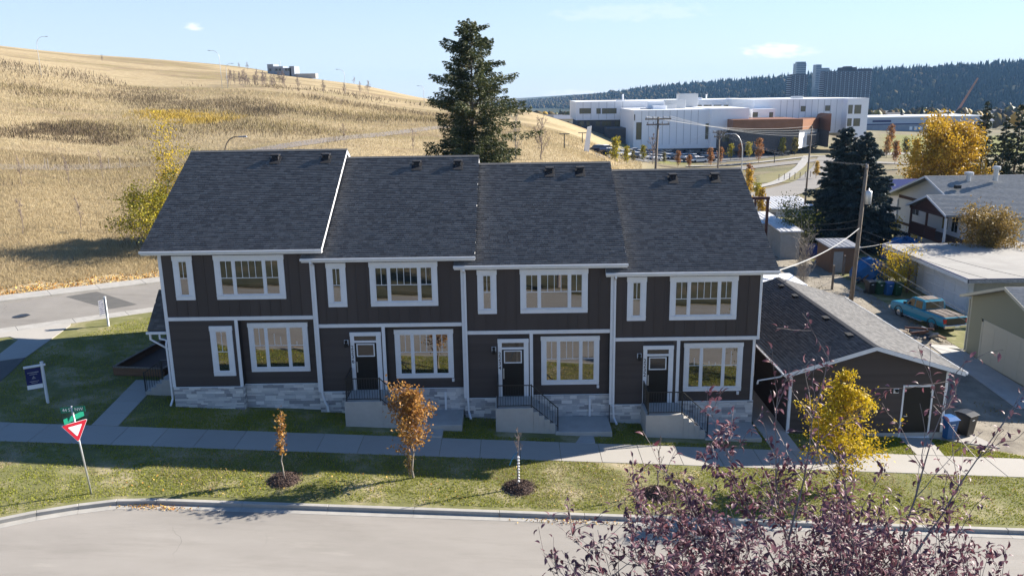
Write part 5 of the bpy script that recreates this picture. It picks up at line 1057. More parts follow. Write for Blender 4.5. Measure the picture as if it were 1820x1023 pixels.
def sage_garage():
    x0,x1=43.62,51.5; ya,yb=4.9,12.5; rz,ez=3.55,2.05; ry=(ya+yb)/2; g=-1.52; t=thing('gabled_garage','sage green gabled garage with cream overhead door, at right edge','garage',(x0,ry,g)); s=(rz-ez)/(yb-ry+.45)
    MB().prism([(ya,g-.5),(yb,g-.5),(yb,rz-s*(yb-ry)-.12),(ry,rz-.12),(ya,rz-s*(yb-ry)-.12)],'x',x0,x1).build('wall','sage',t)
    z=g+.1
    while z<rz-.4:
        half=min(yb-ry,max(.1,(rz-.14-z-.15)/s)); 
        if z<.92: piece('lap_board','sage',t,x0-.02,x0,11.15,ry+half,z,z+.15)
        else: piece('lap_board','sage',t,x0-.02,x0,ry-half,ry+half,z,z+.15)
        z+=.152
    xo=x0-.5; b=MB(); b.prism([(ya-.45,ez),(ry,rz),(yb+.45,ez),(yb+.45,ez-.14),(ry,rz-.14),(ya-.45,ez-.14)],'x',xo,x1+.4); rf=b.build('roof','roofgrey',t)
    shingles('shingles',rf,xo,x1+.4,ya-.47,ez,ry,rz,'roofgrey',.2); shingles('shingles',rf,xo,x1+.4,yb+.47,ez,ry,rz,'roofgrey',.2)
    MB().prism([(ya-.47,ez+.005),(ry,rz+.005),(yb+.47,ez+.005),(yb+.47,ez-.17),(ry,rz-.17),(ya-.47,ez-.17)],'x',xo-.02,xo-.001).build('rake_board','cream',rf)
    BX('corner_board','cream',t,x0-.03,x0+.08,yb-.1,yb+.03,g,ez+.05); fr=MB().box(x0-.04,x0,5.9,6.05,g,1.0).box(x0-.04,x0,11.0,11.15,g,1.0).box(x0-.04,x0,5.9,11.15,.85,1.0); fr.build('door_frame','cream',t)
    d=BX('garage_door','cream',t,x0-.022,x0-.002,6.05,11.0,g,.85)
    for k in range(4):
        for j in range(4): piece('door_panel','cream',d,x0-.032,x0-.02,6.12+j*1.235,7.23+j*1.235,g+.06+.59*k,g+.55+.59*k)
    pipe('downspout',t,[(x0-.06,yb+.1,ez-.2),(x0-.06,yb+.06,ez-.5),(x0-.06,yb+.06,g+.15),(x0-.9,yb+.7,g+.06)],.09,.08,'cream')
sage_garage()
def bungalow():
    x0,x1=57,76; yr=44.2; g=-1.9; rz=5.95; ez=3.05; hs=8.6; s=(rz-ez)/hs; t=thing('bungalow','white raised bungalow with grey roof and dark timber porch','house',(x0,yr,g),'neighbour houses')
    ya,yb=37.0,51.0; MB().prism([(ya,g-2.2),(yb,g-2.2),(yb,rz-s*(yb-yr)-.15),(yr,rz-.15),(ya,rz-s*(yr-ya)-.15)],'x',x0,x1).build('wall','mauve',t)
    z=.6
    k=0
    while z<5.4:
        h0=(rz-.2-z-.2)/s; piece('lap_board','mauve',t,x0-.03,x0,max(ya,yr-h0),min(yb,yr+h0),z,z+.2,kind='box') if k%1==0 else None; z+=.212; k+=1
    BX('belt_board','darkred',t,x0-.08,x0-.0,ya,yb,.28,.55); BX('gable_board','darkred',t,x0-.1,x0-.03,yr-6.6,yr+6.6,3.0,3.3)
    b=MB(); xo=x0-.9; b.prism([(yr-hs,ez),(yr,rz),(yr+hs,ez),(yr+hs,ez-.16),(yr,rz-.16),(yr-hs,ez-.16)],'x',xo,x1); rf=b.build('roof','roofgrey',t)
    shingles('shingles',rf,xo,x1,yr-hs,ez,yr,rz,'roofgrey',.25,.01)
    MB().prism([(yr-hs,ez+.01),(yr,rz+.01),(yr+hs,ez+.01),(yr+hs,ez-.2),(yr,rz-.2),(yr-hs,ez-.2)],'x',xo-.03,xo-.001).build('rake_board','white',rf)
    py=40.0; pz=4.62; hh=3.75; pe=3.25; b=MB(); b.prism([(py-hh,pe),(py,pz),(py+hh,pe),(py+hh,pe-.14),(py,pz-.14),(py-hh,pe-.14)],'x',54.3,58.6); pr=b.build('porch_roof','roofgrey',t)
    shingles('shingles',pr,54.3,58.6,py-hh,pe,py,pz,'roofgrey',.25,.01); shingles('shingles',pr,54.3,58.6,py+hh,pe,py,pz,'roofgrey',.25,.01)
    MB().prism([(py-hh,pe+.01),(py,pz+.01),(py+hh,pe+.01),(py+hh,pe-.2),(py,pz-.2),(py-hh,pe-.2)],'x',54.27,54.299).build('rake_board','white',pr)
    MB().prism([(py-hh+.5,pe-.25),(py,pz-.25),(py+hh-.5,pe-.25)],'x',54.6,54.65).build('porch_gable','darkred',pr)
    BX('porch_deck','darkred',t,54.5,57,36.6,43.2,.55,.75); BX('porch_beam','darkred',t,54.5,54.7,36.6,43.4,2.95,3.2)
    for y in (36.7,43.1): BX('post','white' if y<40 else 'darkred',t,54.5,54.66,y-.09,y+.09,g-.6,3.0)
    BX('post','darkred',t,54.5,54.66,40,40.16,.75,3.0)
    rl=BX('porch_rail','darkred',t,54.5,54.6,38.2,43.1,1.62,1.74)
    for k in range(26): piece('baluster','darkred',rl,54.52,54.58,38.3+k*.185,38.4+k*.185,.75,1.62)
    for k in range(5): BX('step','darkred',t,54.6,55.6,38.0-.3*(k+1),38.0-.3*k,.55-.3*(k+1)-.06,.55-.3*(k+1))
    for (ya_,yb_,za,zb) in ((46.3,47.6,1.7,2.9),(40.6,41.6,1.2,2.7),(38.9,39.9,1.2,2.7),(46.0,47.4,-1.2,-.1)):
        f=BX('window','white',t,x0-.09,x0-.0,ya_-.1,yb_+.1,za-.1,zb+.1); piece('pane','darkglass',f,x0-.1,x0-.05,ya_,(ya_+yb_)/2-.04,za,zb); piece('pane','darkglass',f,x0-.1,x0-.05,(ya_+yb_)/2+.04,yb_,za,zb)
    BX('door','white',t,x0-.06,x0,37.6,38.5,.75,2.8)
    pipe('downspout',t,[(x0-.1,50.9,2.8),(x0-.1,50.9,-1.8)],.12,.1)
    q=onY(1770,310,42.5); ch=MB().lathe([(.22,-.6),(.22,.5),(.36,.5),(.36,.75),(.22,.8)],(q[0],42.5,q[2]),12); ch.build('chimney_flue','steel',rf); q=onY(1721,320,43); MB().lathe([(.2,-.5),(.2,.1),(.42,.12),(.42,.35),(.1,.42)],(q[0],43,q[2]+.4),12).build('roof_vent','steel',rf); q=onY(1702,333,41.); MB().box(q[0]-.25,q[0]+.25,40.8,41.2,q[2]-.1,q[2]+.2).build('roof_vent','black',rf)
bungalow()
# blue roofed house behind, between spruce and bungalow
p=onY(1588,345,62); t=thing('blue_roof_house','house with dark blue roof half hidden by the blue spruce','house',(p[0],62,-2),'neighbour houses'); BX('wall','mauve',t,p[0]-4,p[0]+4,60,68,-3,2.2); MB().prism([(59.3,2.1),(64,p[2]+1.6),(68.7,2.1)],'x',p[0]-4.4,p[0]+4.2).build('roof','navy',t)
# sheds and yard pieces beside the lane
def shed(label,px0,px1,Y,dep,ztop,zb,rm,wm,rise=.3,name='shed',over=.2):
    a=onY(px0,400,Y)[0]; b=onY(px1,400,Y)[0]; t=thing(name,label,'shed',((a+b)/2,Y,zb),'garden sheds beyond the lane'); BX('wall',wm,t,a,b,Y,Y+dep,zb-.5,ztop-.02)
    MB().prism([(Y-over,ztop-.02),(Y-over,ztop+.1),(Y+dep+over,ztop+.1+rise),(Y+dep+over,ztop-.02+rise)],'x',a-over,b+over).build('roof',rm,t); BX('door','greystucco',t,a+.3,a+1.1,Y-.03,Y,zb,ztop-.35)
    n=int((b-a)/.45)
    for k in range(n): MB().prism([(Y-over,ztop+.1),(Y-over,ztop+.13),(Y+dep+over,ztop+.13+rise),(Y+dep+over,ztop+.1+rise)],'x',a+k*.45,a+k*.45+.05).build('roof_rib','steel',t)
    return t
M['corrugated']=mat('corrugated_roof',[(.45,.45,.46),(.58,.58,.58)],3,5,.6)
def dz(px,py,Y): return onY(px,py,Y)[2]
shed('white shed with corrugated metal roof, farthest of the sheds',1362,1450,64,7,dz(1400,372,64),-1.5,'corrugated','whitewash',.6)
shed('low white shed just right of the last townhouse roof',1330,1394,44,6,dz(1370,398,44),-1.2,'corrugated','whitewash',.25)
shed('narrow grey brown shed with striped roof beside the vine hedge',1390,1424,38,5,dz(1400,412,38),-1.2,'corrugated','greystucco',.3)
shed('dark red brown shed behind the dry straw bush',1480,1528,33,3,dz(1500,440,33),-1.2,'signgrey','brownwood',.15)
x=onY(1362,400,40)[0]; t=thing('pole_frame','dark timber gate frame with long horizontal arm beside the sheds','frame',(x,40,-1)); MB().bar((x,40,-1.2),(x,40,dz(1362,350,40)),.22).build('post','darkred',t); MB().bar((x-1.2,39.9,-1.2),(x-1.2,39.9,dz(1362,352,40)),.16).build('post','darkred',t); MB().bar((x-1.9,40,dz(1362,352,40)),(x+.15,40,dz(1362,352,40)),.25).build('beam','darkred',t)
# white trailer top behind the garage
a=onY(1352,500,14.8); b=onY(1428,500,14.8); t=thing('utility_trailer','white trailer with round roof hatches behind the garage','trailer',(a[0],14.8,-1.2)); zt=dz(1395,487,17.5); BX('body','white',t,a[0],b[0]+.3,14.8,18.2,-.7,zt-.08,.05)
for k in (.35,.68): q=a[0]+(b[0]-a[0])*k; MB().lathe([(.34,0),(.36,.05),(.30,.09),(.1,.1)],(q,16.6,zt-.08),16).build('hatch','signwhite',t)
for y in (15.4,17.6): MB().tube([(a[0]+.3,y,-.85),(a[0]-.05,y,-.85)],.34,14).build('wheel','blackplastic',t)
M['tarp']=mat('blue_tarp',[(.01,.07,.20),(.015,.11,.28)],2,4,.5,.2)
def heap(name,label,cat,px,py,Y,w,d,h,m,seed):
    rng=np.random.default_rng(seed); p=onY(px,py,Y); zb=Ts(p[0],Y); t=thing(name,label,cat,(p[0],Y,zb)); b=MB(); n=12;rings=[(1,0),(.97,.35),(.8,.75),(.45,.95),(.05,1)]
    vs=[(p[0]+w*.5*r*math.cos(6.283*k/n)*rng.uniform(.85,1.1),Y+d*.5*r*math.sin(6.283*k/n)*rng.uniform(.85,1.1),zb+h*z*rng.uniform(.85,1.1)) for r,z in rings for k in range(n)]
    fs=[(i*n+k,i*n+(k+1)%n,(i+1)*n+(k+1)%n,(i+1)*n+k) for i in range(len(rings)-1) for k in range(n)]+[tuple(range((len(rings)-1)*n,len(rings)*n))]
    b.add(vs,fs); b.build('cover',m,t); return t
heap('covered_pile','blue tarpaulin over a pile left of the yellow shrub','tarp',1545,470,31,3.2,2.4,2.0,'tarp',1); heap('covered_pile','large dark blue tarpaulin by the bungalow wall','tarp',1608,432,40,4.5,3.4,2.1,'tarp',2); heap('covered_pile','blue grey tarpaulin far behind the dry straw bush','tarp',1440,432,40,2.2,2,1.3,'navy',3)
def scrap(px,py,Y,label,seed):
    rng=np.random.default_rng(seed); p=onY(px,py,Y); z=Ts(p[0],Y); t=thing('scrap_pile',label,'scrap pile',(p[0],Y,z),'yard clutter')
    for k in range(14):
        q=Vector((p[0]+rng.uniform(-1.1,1.1),Y+rng.uniform(-.8,.8),z+.12+rng.uniform(0,.7))); d=Vector(rng.normal(size=3)); d.z*=.25; d=d.normalized()*rng.uniform(.3,.9); MB().bar(q-d,q+d,rng.uniform(.06,.3),rng.uniform(.05,.2)).build('board',('brownwood','wood','signgrey','blackplastic','darkred')[k%5],t)
scrap(1540,506,29,'heap of boards and scrap just right of the utility pole',5); scrap(1472,432,36,'heap of dark scrap beside the vine hedge',6); scrap(1640,592,15.4,'loose boards lying behind the pickup tailgate',8)
# low fence of wire and posts by the lane
for k,(px,py,Y,h_) in enumerate(((1478,520,27,2.2),(1500,470,32,1.9),(1592,500,28.5,2.6),(1612,520,27,2.4))):
    q=onY(px,py,Y); z=Ts(q[0],Y); o=thing('fence_post',('weathered fence post near the dry bush','weathered fence post by the dark shed','brown fence post left of the flat roofed garage','brown post at the flat roofed garage corner')[k],'post',(q[0],Y,z)); MB().bar((q[0],Y,z-.2),(q[0]+.03,Y,z+h_),.14).build('post','brownwood' if k>1 else 'wood',o)
# ================================================================ UTILITY POLES AND LINES
INS=[]
def utility_pole(label,base,h,r,arms,transformer=False,tilt=(0,0)):
    x,y,z=base; t=thing('utility_pole',label,'utility pole',base,'wooden utility poles'); top=Vector((x+tilt[0],y+tilt[1],z+h)); B=Vector((x,y,z-.3))
    MB().tube([B,B.lerp(top,.5),top],[r,r*.85,r*.68],10).build('pole','wood',t,smooth=True)
    pts=[]
    for (f,w,dirn) in arms:
        c=B.lerp(top,f); d=Vector((math.cos(dirn),math.sin(dirn),0)); a=MB().bar(c-d*w/2+Vector((0,0,0)),c+d*w/2,.1,.12).build('crossarm','wood',t)
        MB().bar(c-d*w*.28,c+Vector((0,0,-.55)),.03).bar(c+d*w*.28,c+Vector((0,0,-.55)),.03).build('brace','steel',a)
        for k in (-.46,-.2,.2,.46): q=c+d*w*k+Vector((0,0,.06)); MB().lathe([(.02,0),(.06,.04),(.05,.1),(.06,.13),(.03,.2)],tuple(q),8).build('insulator','signgrey',a); pts.append(q+Vector((0,0,.2)))
    if transformer:
        c=B.lerp(top,.78)+Vector((.32,-.1,0)); MB().lathe([(.03,-.5),(.24,-.48),(.25,.4),(.2,.48),(.06,.5),(.05,.65),(.02,.66)],tuple(c),14).build('transformer','steel',t,smooth=True); MB().bar(c+Vector((-.3,.1,.2)),c,.08).build('bracket','steel',t)
    return t,pts,top
p=onY(1512,535,23.4); gz=Ts(p[0],23.4); tp=onY(1541,292,23.4)
P1,A1,T1=utility_pole('tall weathered utility pole with transformer beside the lane',(p[0],23.4,gz),tp[2]-gz,.17,[(.975,1.5,R_(70))],True,(tp[0]-p[0],0))
tp=onY(1170,208,42); P2,A2,T2=utility_pole('utility pole with two crossarms before the white school block',(tp[0]-.3,42,-.2),tp[2]+.2,.15,[(.985,2.5,R_(8)),(.945,2.2,R_(8))],False,(.3,0))
tp=onY(1279,232,68); P3,A3,T3=utility_pole('utility pole with small crossarm left of the curved street lamp',(tp[0],68,-1.4),tp[2]+1.4,.14,[(.98,1.8,R_(10)),(.93,1.4,R_(10))])
tp=onY(1443,224,66); P4,A4,T4=utility_pole('plain utility pole before the school entrance',(tp[0]-.2,66,-1.6),tp[2]+1.6,.13,[],False,(.2,0))
def wire(name,label,a,b,sag,r,m='wirem',group='overhead lines'):
    a,b=Vector(a),Vector(b); pts=[a.lerp(b,k/16)-Vector((0,0,sag*4*(k/16)*(1-k/16))) for k in range(17)]
    o=MB().tube(pts,r,4).build(name,m,None,label=label,cat='cable',group=group); return o
M['wirem']=mat('cable',[(.10,.10,.105)],1,1,.5,metal=.3); M['palecable']=mat('pale_cable',[(.42,.42,.41)],1,1,.5)
pe=onY(1381,481,-.3); wire('service_cable','pale twisted service cable from the last townhouse eave to the pole',(pe[0],-.3,pe[2]),tuple(Vector((p[0],23.4,gz)).lerp(T1,.56)),.35,.028,'palecable','service drops')
for k in range(3): wire('power_line','thin power line from the transformer pole towards the school pole',A1[k],A3[min(k,len(A3)-1)],.8,.005,'palecable')
for k in range(4): wire('power_line','thin power line crossing before the white school block',A2[k+(0)],(A4 or [T4])[0] if k==0 else tuple(T4+Vector((.2*k,0,-.35*k))),.7,.016,'palecable')
for k in range(2): wire('power_line','pale line from the double crossarm pole passing over the car park',A3[k],tuple(onY(1000,305+4*k,60)),.9,.014,'palecable')
for k,(q,Y,f) in enumerate((((1860,640),9,.36),((1860,628),9,.42),((1860,520),16,.5),((1860,500),16,.55))):
    e=onY(*q,Y); wire('power_line','dark line from the lane pole down to the right across the flat garage',tuple(Vector((p[0],23.4,gz)).lerp(T1,f)),tuple(e),.3,.016)
for k,(q,Y,f) in enumerate((((1395,388),50,.62),((1385,395),50,.57))): wire('service_cable','service cable from the lane pole to the sheds on the left',tuple(Vector((p[0],23.4,gz)).lerp(T1,f)),tuple(onY(*q,Y)),.5,.014,'wirem','service drops')
e=onY(1640,405,50); wire('service_cable','service cable from the lane pole to the bungalow',tuple(Vector((p[0],23.4,gz)).lerp(T1,.42)),tuple(e),.4,.016,'palecable','service drops')
# ================================================================ STREET LAMPS
def street_lamp(label,base,h,arm,d,m='steel',r=.09,group='curved street lamps'):
    t=thing('street_lamp',label,'street lamp',base,group); x,y,z=base; d=Vector((*d,0)).normalized(); B=Vector(base)
    pts=[B-Vector((0,0,.3)),B+Vector((0,0,h*.45)),B+Vector((0,0,h*.8))]; rr=[r,r*.8,r*.65]
    for a in (15,35,55,75,88): pts.append(B+Vector((0,0,h*.8))+Vector((0,0,h*.2*math.sin(R_(a))))+d*arm*.75*(1-math.cos(R_(a)))); rr.append(r*.5)
    pts.append(pts[-1]+d*arm*.25); rr.append(r*.45); MB().tube(pts,rr,8).build('pole',m,t,smooth=True)
    q=pts[-1]; n=Vector((-d.y,d.x,0)); MB().add([tuple(q+d*a+n*b+Vector((0,0,c))) for a,b,c in ((-.1,-.09,-.05),(.65,-.13,-.06),(.65,.13,-.06),(-.1,.09,-.05),(-.1,-.06,.06),(.55,-.08,.08),(.55,.08,.08),(-.1,.06,.06))],[(0,3,2,1),(4,5,6,7),(0,1,5,4),(1,2,6,5),(2,3,7,6),(3,0,4,7)]).build('lamp_head','signgrey',t,bevel=.01)
b=at(74,138); street_lamp('curved street lamp on the hillside near the left edge',b,10.6,2.6,(1,.1)); b=at(395,157); street_lamp('taller of two street lamps by the bare thicket',b,10.2,2.6,(-1,.1)); b=at(405,158); street_lamp('shorter lamp standing right behind the taller one',b,6.8,1.6,(1,.1)); b=at(614,166); street_lamp('street lamp on the hill right of the crest building',b,7.2,2.0,(-1,.1)); b=at(754,184); street_lamp('farthest small street lamp left of the big spruce',b,5.5,1.6,(-1,.1))
tp=onY(399,262,38); b=(tp[0],38,Ts(tp[0],38)); ht=onY(425,243,38)[2]-b[2]; street_lamp('street lamp whose curved arm shows above the corner townhouse ridge',b,ht,1.5,(1,0),'wood',.1)
tp=onY(1318,300,58); b=(tp[0],58,Ts(tp[0],58)); ht=onY(1290,238,58)[2]-b[2]; street_lamp('pale curved street lamp right of the small crossarm pole',b,ht,1.5,(-1,0),'steel',.1)
# ================================================================ SCHOOL
M['panelwhite']=mat('white_panel',[(.80,.81,.83),(.84,.85,.86)],.3,3,.5); M['charcoalbrick']=mat('charcoal_brick',[(.085,.08,.082),(.12,.115,.115)],2,3,.8); M['corten']=mat('orange_metal',[(.22,.10,.05),(.27,.125,.065)],.4,3,.5); M['fargl']=mat('olive_glass',[(.10,.095,.055),(.16,.15,.09)],.4,2,.15,spec=.6)
M['paneljoint']=mat('panel_joint',[(.45,.46,.48)],1,1,.6)
SCH=thing('school_building','large white and charcoal school with orange metal corner','school',(80,215,-4.2))
def sx(px,Y): return float(onY(px,230,Y)[0])
def sz(px,py,Y): return float(onY(px,py,Y)[2])
def vol(name,m,pxa,pxb,Y,dep,pyt,pyb,pr=None):
    """a block whose front stands at depth Y; top and bottom read off its left edge"""
    return BX(name,m,SCH,sx(pxa,Y),sx(pxb,Y),Y,Y+dep,sz(pxa,pyb,Y)-(1 if pyb>255 else 0),sz(pxa,pyt,Y))
def win(par,pxa,pxb,pya,pyb,Y,n=1,m='fargl'):
    x0,x1=sx(pxa,Y),sx(pxb,Y); z0,z1=sz(pxa,pyb,Y),sz(pxa,pya,Y); f=BX('window','charcoalbrick',par,x0-.06,x1+.06,Y-.06,Y-.0,z0-.06,z1+.06); w=(x1-x0)/n
    for k in range(n): piece('pane',m,f,x0+w*k+.05,x0+w*(k+1)-.05,Y-.09,Y-.05,z0,z1)
A=vol('wall','panelwhite',1024,1196,238,30,181,214); Ab=vol('lower_wall','charcoalbrick',1026,1130,238.6,20,213.5,240)
for a,b,n in ((1030,1050,3),(1060,1067,1),(1070,1095,4),(1107,1124,3)): win(A,a,b,193,202,238,n)
for a,b,n in ((1030,1038,1),(1042,1048,1),(1059,1066,2),(1070,1086,3),(1092,1104,3)): win(Ab,a,b,216,224,238.6,n)
vol('retaining_wall','charcoalbrick',1080,1128,222,10,228,272)
B=vol('wall','panelwhite',1126,1263,206,30,196,259); Bb=vol('lower_wall','charcoalbrick',1128,1263,206.3,28,258.5,272); win(B,1131,1140,218,248,206,1); win(B,1254,1267-4,220,247,206,2); win(B,1127,1128,204,214,206,1)
B2=vol('wall','panelwhite',1263.5,1330,203,30,193,257); Bb2=vol('lower_wall','charcoalbrick',1275,1310,202.5,4,232,268); win(Bb2,1284,1300,236,252,202.5,2)
C=vol('wall','panelwhite',1195,1345,246,30,178,215)
for k in range(7): win(C,1232+17.5*k,1245+17.5*k,187,192,246,3)
D=vol('wall','panelwhite',1338,1512,216,34,177,238); win(D,1421,1429,189,198,216,2); win(D,1464,1472,188,197,216,2)
D2=vol('wall','panelwhite',1336,1376,211,6,194,222); win(D2,1337,1345,200,208,211,2); win(D2,1366,1372,200,208,211,2)
Ev=vol('tower','panelwhite',1503,1540,212,26,175,244); win(Ev,1505,1512,187,202,212,1); win(Ev,1516,1527,187,202,212,2); win(Ev,1505,1512,211,224,212,1); win(Ev,1516,1527,211,224,212,2)
X1=sx(1540,212); 
for za,zb,ya in ((sz(1540,200,212),sz(1540,187,212),222),(sz(1540,222,212),sz(1540,210,212),216)): f=BX('window','charcoalbrick',Ev,X1,X1+.06,ya,ya+5,za,zb); piece('pane','fargl',f,X1+.04,X1+.09,ya+.2,ya+4.8,za+.15,zb-.15)
vol('pillar','panelwhite',1507,1511,213,2,243,262); vol('pillar','panelwhite',1528,1533,213,2,243,262); vol('lower_wall','charcoalbrick',1508,1536,222,6,243,262)
O1=vol('metal_band','corten',1302,1426,197,18,213,231); vol('lower_wall','charcoalbrick',1304,1420,198,18,231,262)
def slantv(name,m,pxa,Ya,pxb,Yb,t0,b0,t1,b1,dep=8):
    xa,xb=sx(pxa,Ya),sx(pxb,Yb); return MB().add([(xa,Ya,sz(pxa,b0,Ya)),(xb,Yb,sz(pxb,b1,Yb)),(xb,Yb,sz(pxb,t1,Yb)),(xa,Ya,sz(pxa,t0,Ya)),(xa,Ya+dep,sz(pxa,b0,Ya)),(xb-.1,Yb+dep,sz(pxb,b1,Yb)),(xb-.1,Yb+dep,sz(pxb,t1,Yb)),(xa,Ya+dep,sz(pxa,t0,Ya))],[(0,1,2,3),(5,4,7,6),(3,2,6,7),(0,3,7,4),(1,5,6,2),(0,4,5,1)]).build(name,m,SCH)
slantv('metal_band','corten',1426.3,197,1455,213,213,231,209,228); slantv('metal_band','corten',1455.3,213.2,1476,206,209,230,202,234); slantv('lower_wall','panelwhite',1421,198.2,1453,213,231,264,229,256); slantv('lower_wall','charcoalbrick',1454,212.8,1474,206.2,229,258,233,262)
for k in range(5): piece('fin','charcoalbrick',SCH,sx(1437+4*k,203+2.2*k)-.3,sx(1437+4*k,203+2.2*k)+.3,202.2+2.2*k,202.9+2.2*k,sz(1437,258,203),sz(1437,238,203))
rngs=random.Random(4)
for px,Y,w,hh,py in ((1103,246,3,2,181),(1125,246,2.5,1.5,181),(1140,248,3,1.6,181),(1148,215,3,1.6,195),(1165,218,5,3.6,195),(1172,214,4,2.5,196),(1186,216,5,2.5,195),(1200,222,6,4,194),(1222,230,6,6,194),(1228,252,2,2.6,178),(1240,252,2.5,2,178),(1360,224,5,4.2,194),(1348,220,6,2,194),(1376,222,5,2.5,194),(1415,224,3.2,2.2,177)):
    x=sx(px,Y); z=sz(px,py,Y)-1.2; BX('rooftop_unit',('steel','panelwhite','signgrey')[rngs.randrange(3)],SCH,x-w/2,x+w/2,Y,Y+w*.8,z-.5,z+hh,.05)
for px,Y in ((1106,246),(1214,236),(1253,252)): q=sx(px,Y); z=sz(px,181,Y); MB().lathe([(.25,-1),(.25,2.4),(.4,2.5)],(q,Y,z),8).build('vent_pipe','signwhite',SCH)
for k in range(9): piece('panel_joint','paneljoint',SCH,sx(1140+12.5*k,206)-.07,sx(1140+12.5*k,206)+.07,205.97,206.0,sz(1140,258,206),sz(1140,197,206))
for k in range(11): piece('panel_joint','paneljoint',SCH,sx(1385+11*k,216)-.07,sx(1385+11*k,216)+.07,215.97,216.0,sz(1385,236,216),sz(1385,178,216))
for k in range(6): piece('panel_joint','paneljoint',SCH,sx(1036+14*k,238)-.07,sx(1036+14*k,238)+.07,237.97,238.0,sz(1036,213,238),sz(1036,182,238))
t=thing('entrance_totem','white slanted sign pillar at the school lawn','sign pillar',at(1043,270)); q=at(1043,270); MB().add([(q[0]-.6,q[1],q[2]-.3),(q[0]+.4,q[1],q[2]-.3),(q[0]+.4,q[1]+.6,q[2]-.3),(q[0]-.6,q[1]+.6,q[2]-.3),(q[0]+.1,q[1],q[2]+4.6),(q[0]+.9,q[1],q[2]+4.8),(q[0]+.9,q[1]+.6,q[2]+4.8),(q[0]+.1,q[1]+.6,q[2]+4.6)],[(0,3,2,1),(4,5,6,7),(0,1,5,4),(1,2,6,5),(2,3,7,6),(3,0,4,7)]).build('pillar','panelwhite',t)
# car park, its lamps and cars
M['lot']=mat('parking_asphalt',[(.10,.10,.102),(.15,.148,.145)],.2,6,.95)
lotp=[tuple(at(*q)[:2]) for q in ((1060,276),(1110,264),(1270,268),(1440,262),(1450,270),(1330,286),(1262,290),(1180,286),(1110,282))]
def sheet_T(name,poly,m,dz,step=3.):
    xs=[p[0] for p in poly];ys=[p[1] for p in poly]; X=np.arange(min(xs),max(xs)+step,step);Y=np.arange(min(ys),max(ys)+step,step); V=[];Fc=[]
    for x in X[:-1]:
        for y in Y[:-1]:
            if inpoly(np.array([x+step/2]),np.array([y+step/2]),poly)[0]: k=len(V); V+=[(x,y),(x+step,y),(x+step,y+step),(x,y+step)]; Fc.append((k,k+1,k+2,k+3))
    if not V: return
    V=np.array(V); return link(name,npmesh(name,np.c_[V,T(V[:,0],V[:,1])+dz],Fc,m),kind='structure')
sheet_T('car_park',lotp,'lot',.08,2.)
for k,(px,py,pt) in enumerate(((1003,264,238),(1035,255,236),(1140,268,238),(1182,268,236),(1221,266,236),(1400,264,240),(1466,262,236),(1376,290,262))):
    q=at(px,py); ztop=sz(px,pt,q[1]); t=thing('lot_lamp','thin dark lamp post with flat double head around the school','lamp post',q,'lamp posts round the school'); MB().lathe([(.11,-.2),(.08,ztop-q[2])],tuple(q),6).build('post','iron',t); MB().box(q[0]-.9,q[0]+.9,q[1]-.15,q[1]+.15,ztop-.08,ztop+.06).build('lamp_head','iron',t)
def car_master(m,seed):
    V=[];Fq=[]; S=[(2.2,.45,.62,.72),(2.1,.35,.72,.80),(1.1,.3,.92,.88),(.95,.3,.95,.88),(-1.5,.3,1.0,.88),(-2.1,.35,.95,.84),(-2.25,.5,.7,.78)]
    for y,zb,zt,w in S: V+=[(-w,y,zb),(-w,y,zt),(w,y,zt),(w,y,zb)]
    for i in range(len(S)-1):
        for k in range(4): Fq.append((i*4+k,i*4+(k+1)%4,(i+1)*4+(k+1)%4,(i+1)*4+k))
    Fq+=[(0,1,2,3),(27,26,25,24)]; body=MB().add(V,Fq).mesh('body',m,(0,0,0),.04)
    roof=MB().add([(-.62,.45,1.46),(.62,.45,1.46),(.62,-1.2,1.46),(-.62,-1.2,1.46),(-.64,.5,1.40),(.64,.5,1.40),(.64,-1.3,1.40),(-.64,-1.3,1.40)],[(0,3,2,1),(4,5,6,7),(0,1,5,4),(1,2,6,5),(2,3,7,6),(3,0,4,7)]).mesh('roof',m,(0,0,0),.03)
    gl=MB().add([(-.82,1.15,.9),(.82,1.15,.9),(.84,-1.95,.95),(-.84,-1.95,.95),(-.62,.5,1.41),(.62,.5,1.41),(.62,-1.35,1.41),(-.62,-1.35,1.41)],[(0,3,2,1),(4,5,6,7),(0,1,5,4),(1,2,6,5),(2,3,7,6),(3,0,4,7)]).mesh('windows','darkglass')
    return body,roof,gl
wheelm=MB().tube([(-.1,0,0),(.1,0,0)],.32,12).mesh('wheel','tyre')
PAINT={'white':(.72,.72,.72),'silver':(.38,.39,.40),'black':(.012,.012,.014),'dark blue':(.02,.03,.07),'grey':(.10,.105,.11),'red':(.25,.02,.02)}
CARM={}
for k,c in PAINT.items(): M['paint_'+k]=mat(k.replace(' ','_')+'_paint',[c],1,1,.22,spec=.5); CARM[k]=car_master('paint_'+k,0)
def car(px,py,col,deg,label):
    q=at(px,py); t=thing('parked_car',label,'car',(q[0],q[1],q[2]+.08),'cars parked at the school'); t.rotation_euler=(0,0,R_(deg)); b,r,g=CARM[col]; link('body',b,t); link('roof',r,t); link('windows',g,t)
    for x in (-.78,.78):
        for y in (1.4,-1.35): link('wheel',wheelm,t,(x,y,.32))
